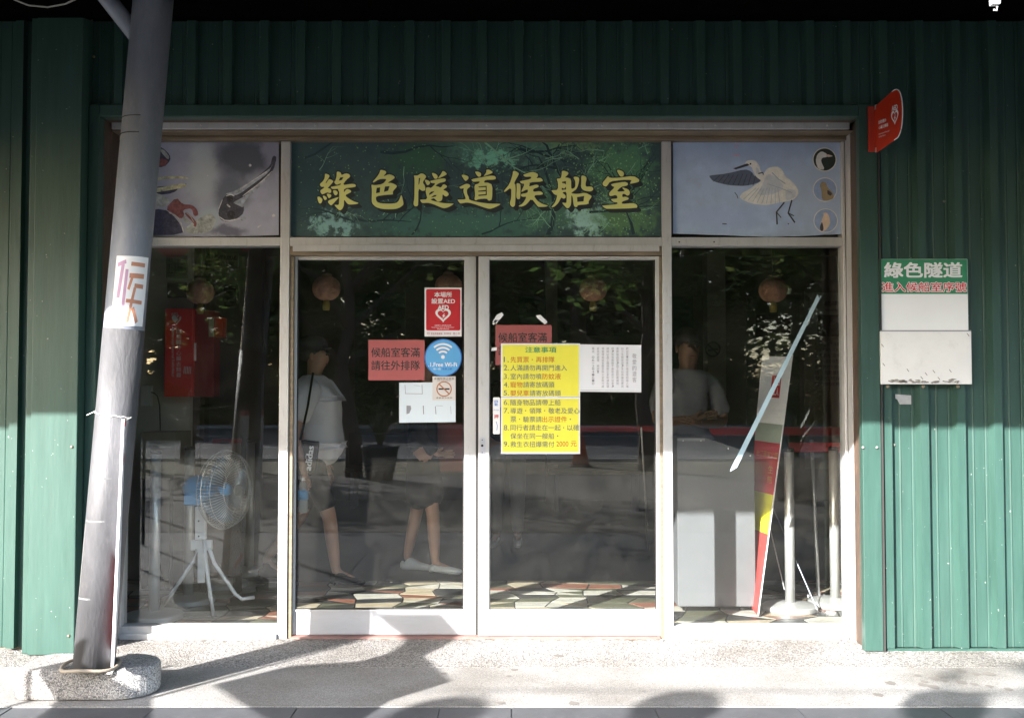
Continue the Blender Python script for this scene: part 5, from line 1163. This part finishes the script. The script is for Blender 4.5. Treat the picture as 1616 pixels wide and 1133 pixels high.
        skin_mesh('trousers', N, E, mats['bottom'], t, 0)
    for L in legs:
        an, to = Vector(L[2]), Vector(L[3]); d = (to - an); d.z = 0; d = d.normalized() if d.length > .01 else Vector((1, 0, 0)); z0 = to.z
        heel = Vector((an.x, an.y, z0)) - d * .055
        skin_mesh('shoe', [(*(heel + Vector((0, 0, .022))), .042, .04), (*(heel + d * .10 + Vector((0, 0, .02))), .044, .04), (*(heel + d * .22), .040, .028), (*(heel + d * .27), .026, .018), (*(an + Vector((0, 0, -.01))), .040)], [(0, 1), (1, 2), (2, 3), (1, 4)], mats['shoe'], t, 1)
    ell('hair', (-.022, 0, 1.70), (.103, .087, .10), mats['hair'], t, 3)
    for s in (-1, 1):
        ell('ear', (.005, s * .079, 1.64), (.018, .009, .028), mats['skin'], t); ell('eye', (.104, s * .03, 1.655), (.009, .012, .007), M['txtblack'], t); ell('brow', (.103, s * .032, 1.678), (.008, .02, .005), mats['hair'], t)
    ell('mouth', (.099, 0, 1.588), (.008, .024, .006), mat('lip', (.28, .10, .08), .5), t)
    if cap:
        ell('cap', (-.008, 0, 1.725), (.110, .091, .075), cap, t, 3); ell('cap_peak', (.085, 0, 1.705), (.045, .06, .010), cap, t)
    return t
sk = dict(skin=M['skin'], hair=M['hair'])
M['shirt'] = mat('white shirt', (.78, .78, .84), .8, var=.06, scale=8, bump=.5, bscale=9); M['blackcloth'] = mat('black cloth', (.008, .008, .009), 1.0, var=.2, spec=.05)
gm = G(492, 922)
man = person((gm.x, gm.y, 0), 0, 'man in white shirt and dark cap walking right with a black bag and water bottle',
    [[(.0, -.09, .9), (.14, -.09, .50), (.19, -.09, .10), (.34, -.09, .035)], [(0, .09, .9), (-.10, .09, .49), (-.36, .09, .16), (-.24, .09, .05)]],
    [[(0, -.19, 1.40), (-.06, -.24, 1.12), (-.02, -.25, .86), (.0, -.25, .78)], [(0, .19, 1.40), (-.02, .24, 1.12), (.06, .22, .86), (.08, .21, .78)]],
    dict(sk, top=M['shirt'], bottom=M['blackcloth'], shoe=M['blackcloth']), hem=.84, h=.96, bulk=1.32, cap=mat('charcoal cap', (.03, .032, .036), .8))
bg_ = thing('shoulder_bag', (gm.x + .04, gm.y - .3, .9), 'black bag with white lettering held under the walking man\'s arm', 'bag')
yb = gm.y - .33
q4 = [P(474, 694, yb), P(502, 697, yb), P(497, 742, yb), P(487, 752, yb)]
V = q4 + [p + Vector((0, .07, 0)) for p in q4]; o = mesh_obj('bag_body', V, [(0, 1, 2, 3), (7, 6, 5, 4), (0, 4, 5, 1), (1, 5, 6, 2), (2, 6, 7, 3), (3, 7, 4, 0)], M['blackcloth'], bg_)
bb = o.modifiers.new('bevel', 'BEVEL'); bb.width = .01; bb.segments = 2
text_parts([('adidas', 0, 0, 1, 1, .015)], lambda a, b_: P(481.5 + (1 - a) * -1 + a * 4 + b_ * 10, 741 - a * 38 + b_ * 1.5, yb - .003), 'lettering', M['txtwhite'], bg_)
bm = bmesh.new(); tube(bm, [P(474, 694, yb), P(486, 640, yb + .05), P(494, 588, yb + .12)], .008, 6); bm_obj('strap', bm, M['blackcloth'], bg_)
bt = thing('water_bottle', P(478, 812, yb), 'clear water bottle with blue label in the walking man\'s hand', 'bottle')
bc = P(478, 809, gm.y - .25)
def clear():
    m, n, l, b = new_mat('clear plastic'); b.inputs['Base Color'].default_value = (.8, .85, .88, 1); b.inputs['Roughness'].default_value = .12; b.inputs['Alpha'].default_value = .35; return m
bm = bmesh.new(); lathe(bm, [(.03, 0), (.034, .01), (.034, .16), (.028, .19), (.013, .215), (.013, .23)], bc, 20); bm_obj('bottle_body', bm, clear(), bt, True)
bm = bmesh.new(); lathe(bm, [(.0348, .09), (.0348, .155)], bc, 20); bm_obj('label', bm, M['blue'], bt, True)
bm = bmesh.new(); lathe(bm, [(.0145, .215), (.0145, .235)], bc, 14); bm_obj('bottle_cap', bm, M['txtwhite'], bt)
gw = G(668, 906)
person((gw.x, gw.y, 0), 0, 'woman in black dress with bare calves and white shoes behind the left door',
    [[(.0, -.08, .9), (.08, -.08, .49), (.10, -.08, .09), (.24, -.08, .035)], [(0, .08, .9), (-.06, .08, .49), (-.14, .08, .11), (.0, .08, .04)]],
    [[(0, -.17, 1.38), (-.02, -.21, 1.12), (.1, -.16, .95), (.18, -.1, .95)], [(0, .17, 1.38), (-.02, .21, 1.12), (.1, .16, .95), (.18, .1, .95)]],
    dict(sk, top=M['blackcloth'], bottom=M['blackcloth'], shoe=mat('white shoe', (.55, .57, .57), .6)), skirt=.50, h=.93, long_sleeve=True)
gq = P(1085, 650, 1.45)
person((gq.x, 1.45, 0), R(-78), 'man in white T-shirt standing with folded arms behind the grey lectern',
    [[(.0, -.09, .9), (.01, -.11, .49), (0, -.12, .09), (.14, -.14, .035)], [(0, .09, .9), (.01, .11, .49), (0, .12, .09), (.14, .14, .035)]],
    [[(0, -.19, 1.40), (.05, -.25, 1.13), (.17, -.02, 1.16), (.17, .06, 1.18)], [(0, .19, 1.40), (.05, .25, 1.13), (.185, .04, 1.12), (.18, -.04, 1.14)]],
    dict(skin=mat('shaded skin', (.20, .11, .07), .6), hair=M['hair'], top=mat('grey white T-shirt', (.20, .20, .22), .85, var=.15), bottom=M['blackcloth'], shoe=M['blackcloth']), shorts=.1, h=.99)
gz = G(800, 862)
person((gz.x, gz.y, 0), R(-95), 'person in pale trousers and white shoes standing behind the yellow rule sheets',
    [[(.0, -.09, .9), (.01, -.1, .49), (0, -.1, .09), (.14, -.11, .035)], [(0, .09, .9), (.01, .1, .49), (0, .1, .09), (.14, .11, .035)]],
    [[(0, -.18, 1.40), (.03, -.22, 1.13), (.2, -.12, 1.25), (.24, -.04, 1.3)], [(0, .18, 1.40), (.03, .22, 1.13), (.2, .12, 1.25), (.24, .04, 1.3)]],
    dict(sk, top=M['blackcloth'], bottom=mat('pale trousers', (.34, .33, .35), .8), shoe=M['shirt']), shorts=.1, h=.95)

# ------------------------------------------------------------------ across the lane: what the glass mirrors
lm = []
for i, c in enumerate(((.07, .13, .03), (.12, .20, .05), (.20, .25, .07))): lm.append(mat('leaf %d' % i, c, .55, var=.3, scale=1.2))
for m_ in lm:
    n_ = m_.node_tree.nodes; l_ = m_.node_tree.links; pb_ = n_['Principled BSDF']
    tl = n_.new('ShaderNodeBsdfTranslucent'); ms_ = n_.new('ShaderNodeMixShader'); ms_.inputs[0].default_value = .5
    l_.new(pb_.inputs['Base Color'].links[0].from_socket, tl.inputs['Color']); l_.new(pb_.outputs[0], ms_.inputs[1]); l_.new(tl.outputs[0], ms_.inputs[2]); l_.new(ms_.outputs[0], n_['Material Output'].inputs['Surface'])
def leafmesh(n, rx, ry, rz, size, seed, clumps=14, mi=None, low=-1.0):
    rnd = random.Random(seed); V, Fs, ms = [], [], []
    cl = []
    for _ in range(clumps):
        a = rnd.uniform(0, 6.28); u = rnd.uniform(low, 1); r = (rnd.random() ** .4) * .8; s = math.sqrt(max(0, 1 - u * u * .7))
        cl.append((rx * r * s * math.cos(a), ry * r * s * math.sin(a), rz * u * .8, rnd.uniform(.28, .5), rnd.choice((0, 0, 1, 1, 2))))
    for _ in range(n):
        c = rnd.choice(cl); g = [rnd.gauss(0, .5) for _ in range(3)]
        x, y, z = c[0] + g[0] * c[3] * rx, c[1] + g[1] * c[3] * ry, c[2] + g[2] * c[3] * rz
        a = rnd.uniform(0, 6.28); t = rnd.uniform(-.9, .9); s = size * rnd.uniform(.6, 1.3)
        d1 = Vector((math.cos(a), math.sin(a), t * .5)).normalized() * s; d2 = Vector((-math.sin(a), math.cos(a), rnd.uniform(-1, 1))).normalized() * s * .42
        p = Vector((x, y, z)); b = len(V); V += [p - d1, p + d2, p + d1, p - d2]; Fs.append((b, b + 1, b + 2, b + 3)); ms.append(c[4])
    me = bpy.data.meshes.new('crown'); me.from_pydata([tuple(v) for v in V], [], Fs); me.update()
    for m in lm: me.materials.append(m)
    for p, k in zip(me.polygons, ms): p.material_index = k
    return me
def trunkmesh(h, r, seed):
    rnd = random.Random(seed); bm = bmesh.new(); pts = [Vector((0, 0, 0))]
    for i in range(6): pts.append(pts[-1] + Vector((rnd.uniform(-.12, .12), rnd.uniform(-.12, .12), h / 6)))
    tube(bm, pts, [r * (1.25 - i * .12) for i in range(7)], 9)
    for i in range(6):
        p = pts[rnd.choice((3, 4, 5))]; a = rnd.uniform(0, 6.28); q = p + Vector((math.cos(a), math.sin(a), rnd.uniform(.5, 1.1))) * h * .22; q2 = q + Vector((math.cos(a + .4), math.sin(a + .4), rnd.uniform(.3, 1))) * h * .2
        tube(bm, [p, q, q2], [r * .5, r * .33, r * .12], 6)
    me = bpy.data.meshes.new('trunk'); bmesh.ops.recalc_face_normals(bm, faces=bm.faces); bm.to_mesh(me); bm.free(); me.materials.append(M['trunk']); return me
crowns = [leafmesh(7000, 3.6, 3.2, 3.8, .22, s, 22) for s in (1, 2, 3)]
far_tr = [trunkmesh(8, .22, s) for s in (1, 2)]
def tree(x, y, crown, trunk, zc, sc, rot, label, group=None, zs=1):
    t = thing('tree', (x, y, -.05), label, 'tree', group)
    a = bpy.data.objects.new('trunk', trunk); COL.objects.link(a); a.parent = t; a.rotation_euler = (0, 0, rot)
    b = bpy.data.objects.new('crown', crown); COL.objects.link(b); b.parent = t; b.location = (0, 0, zc); b.scale = (sc, sc, sc * zs); b.rotation_euler = (0, 0, rot)
    return t
random.seed(31)
ORD = 'first second third fourth fifth sixth seventh eighth ninth tenth eleventh twelfth thirteenth fourteenth'.split()
i = 0
for row, (yy, n) in enumerate(((-39.5, 14), (-45, 14), (-53, 13))):
    for k in range(n):
        if (row == 2 and k in (3, 4, 5, 7, 9)) or (row == 1 and k in (3, 5, 9)): continue
        x = -27 + k * 54 / (n - 1) + random.uniform(-1.2, 1.2) + row
        tree(x, yy + random.uniform(-1.5, 1.5), crowns[i % 3], far_tr[i % 2], (4.3, 6.6, 10.0)[row] + random.uniform(-.6, .8), random.uniform(1.0, 1.35) * (.72 if row == 0 and k == 3 else 1), random.uniform(0, 6.28), ORD[k] + ' broadleaf tree from the left in the ' + ('nearest', 'middle', 'farthest')[row] + ' row across the road', 'trees across the road', 1.15); i += 1
near = trunkmesh(3.6, .12, 9); nc = [leafmesh(4200, 2.2, 2.0, 1.7, .13, s, 16) for s in (11, 12)]
tree(-2.55, -10.9, nc[0], near, 5.1, 1.0, .3, 'young street tree by the planter with its trunk mirrored in the left door')
tree(2.3, -12.2, nc[1], near, 5.0, 1.05, 1.8, 'young street tree mirrored in the upper part of the right door')
tree(5.9, -11.4, nc[0], near, 4.9, 1.0, 3.9, 'young street tree mirrored in the right window')
tree(-6.2, -14.0, nc[1], near, 3.95, .8, 2.9, 'low street tree mirrored in the left window')
tree(-9.8, -13.2, nc[0], near, 3.4, .72, 5.0, 'low street tree farthest left along the lane')
tree(-8.0, -17.6+3.2, nc[1], near, 4.0, .8, 4.4, 'low street tree second from the left along the lane')
# clipped hedge across the road
hm = leafmesh(8000, 3.0, .9, 1.3, .13, 44, 70)
for k in range(-6, 8):
    o = bpy.data.objects.new('hedge', hm); COL.objects.link(o); o.location = (k * 4.2, -37.4, 1.3); o.rotation_euler = (0, 0, random.choice((0, math.pi)))
    tag(o, ORD[k + 6] + ' clipped green hedge from the left along the far side of the road', 'hedge', 'hedges across the road')
# planters
def planter(loc, s, label):
    t = thing('planter', loc, label, 'planter', 'street planters')
    bm = bmesh.new(); lathe(bm, [(.19 * s, 0), (.25 * s, .3 * s), (.27 * s, .45 * s), (.29 * s, .46 * s), (.29 * s, .5 * s), (.25 * s, .5 * s), (.24 * s, .44 * s)], loc, 24); bm_obj('pot', bm, mat('dark planter', (.06, .065, .07), .6), t, True)
    rnd = random.Random(5); bm = bmesh.new()
    for k in range(34):
        a = rnd.uniform(0, 6.28); l_ = rnd.uniform(.35, .65) * s; sp = rnd.uniform(.1, .55); c = Vector(loc) + Vector((0, 0, .45 * s)); d = Vector((math.cos(a) * sp, math.sin(a) * sp, 1)).normalized(); sd = Vector((-math.sin(a), math.cos(a), 0)) * .022 * s
        p0, p1, p2 = c + d * .05, c + d * l_ * .6, c + d * l_ + Vector((math.cos(a), math.sin(a), -.2)) * sp * l_ * .4
        v = [bm.verts.new(q) for q in (p0 - sd, p0 + sd, p1 + sd, p1 - sd, p2)]; bm.faces.new((v[0], v[1], v[2], v[3])); bm.faces.new((v[3], v[2], v[4]))
    o = bm_obj('plant', bm, mat('spiky leaf', (.05, .075, .028), .5), t)
    return t
g = G(602, 752); planter((-2.05, -10.3, 0), 1.05, 'dark pot with spiky plant beside the street tree, mirrored in the left door')
planter((3.5, -7.1, 0), 1.1, 'dark pot with spiky plant mirrored at the right behind the queue post')
cn = thing('traffic_cone', (1.25, -13.2, 0), 'orange traffic cone on the verge, mirrored beside the yellow rule sheet', 'cone')
bm = bmesh.new(); lathe(bm, [(.16, .03), (.03, .72), (.02, .73)], (1.25, -13.2, 0), 20); bm_obj('cone_body', bm, mat('orange plastic', (.55, .08, .02), .5), cn, True)
box('cone_base', 1.05, 1.45, -13.4, -13.0, .001, .03, M['rubber'], cn, .01)
# ---- unseen sheets added to shade apron and footing; lanterns on a cable behind the camera
kx, kz = math.tan(SUN_AZ), math.tan(SUN_EL) / math.cos(SUN_AZ)
def cast(px, py, Yc_, z=0.0):
    p = G(px, py, z); dY = p.y - Yc_; return Vector((p.x - kx * dY, Yc_, z + kz * dY))
def shadow_sheet(name, pts, Yc_, label, holes=()):  # unseen sheet cut back along the sun to give a chosen shadow
    t = thing(name, (cast(*pts[0][:2], Yc_).x, Yc_, 0), label, 'banner')
    w = [cast(*q_[:2], Yc_, *(q_[2:])) for q_ in pts]; n = len(w)
    V = w + [v + Vector((0, -.004, 0)) for v in w]
    loops = [[Vector((v.x, v.z, 0)) for v in w]]; tri = tessellate_polygon(loops)
    mesh_obj('fabric', V, [tuple(f) for f in tri] + [tuple(n + i for i in f) for f in tri] + [(i, (i + 1) % n, n + (i + 1) % n, n + i) for i in range(n)], mat('dark grey caster sheet', (.045, .045, .05), .9), t)
    mn = min(w, key=lambda v: v.x)
    bm = bmesh.new(); tube(bm, [(mn.x, Yc_ - .01, 0), (mn.x, Yc_ - .01, max(v.z for v in w) + .1)], .014, 10); bm_obj('pole', bm, M['rubber'], t)
    return t
shadow_sheet('shadow_caster', [(335, 1080), (457, 1050), (566, 1043), (612, 1031), (637, 1014), (634, 1000), (640, 990), (745, 990), (735, 1001), (671, 1034), (713, 1074), (616, 1104), (560, 1140), (430, 1140)], -3.4, 'added grey sheet on a pole out of view, shaped to shade the pebble apron')
shadow_sheet('shadow_caster', [(90, 1047, .13), (236, 1038, .13), (243, 1080), (236, 1140), (40, 1140), (88, 1106)], -3.0, 'smaller added grey sheet on a pole out of view, shaped to shade the footing')  # added only to darken the front of the footing
ln0 = None
hang = thing('lantern_cable', (-4, -6.4, 0), 'cable on two posts carrying lanterns behind the viewer', 'cable')
cz = cast(1300, 1093, -6.4).z; xA = cast(560, 1093, -6.4).x; xB = cast(1800, 1093, -6.4).x + .6
bm = bmesh.new(); tube(bm, [(xA, -6.4, cz + .03), (xB, -6.4, cz)], .006, 6); bm_obj('cable', bm, M['cord'], hang)
for xx in (xA, xB): bm = bmesh.new(); tube(bm, [(xx, -6.4, 0), (xx, -6.4, cz + .1)], .03, 10); bm_obj('post', bm, M['steelgrey'], hang)
for (px, py), lb_ in zip(((688, 1126), (1066, 1116), (1490, 1114)), ('outdoor lantern on the cable behind the viewer, leftmost of three', 'outdoor lantern on the cable behind the viewer, middle of three', 'outdoor lantern on the cable behind the viewer, rightmost of three')):
    loc = cast(px, py, -6.4); t = thing('outdoor_lantern', loc, lb_, 'lantern', 'outdoor lanterns on the cable')
    bm = bmesh.new(); lathe(bm, [(.05, -.11), (.12, -.085), (.165, -.03), (.165, .03), (.12, .085), (.05, .11)], loc, 24); bm_obj('shade', bm, mat('red lantern', (.4, .05, .03), .6), t, True)
    bm = bmesh.new(); tube(bm, [loc + Vector((0, 0, .1)), Vector((loc.x, loc.y, cz + .02))], .004, 5); bm_obj('string', bm, M['cord'], t)
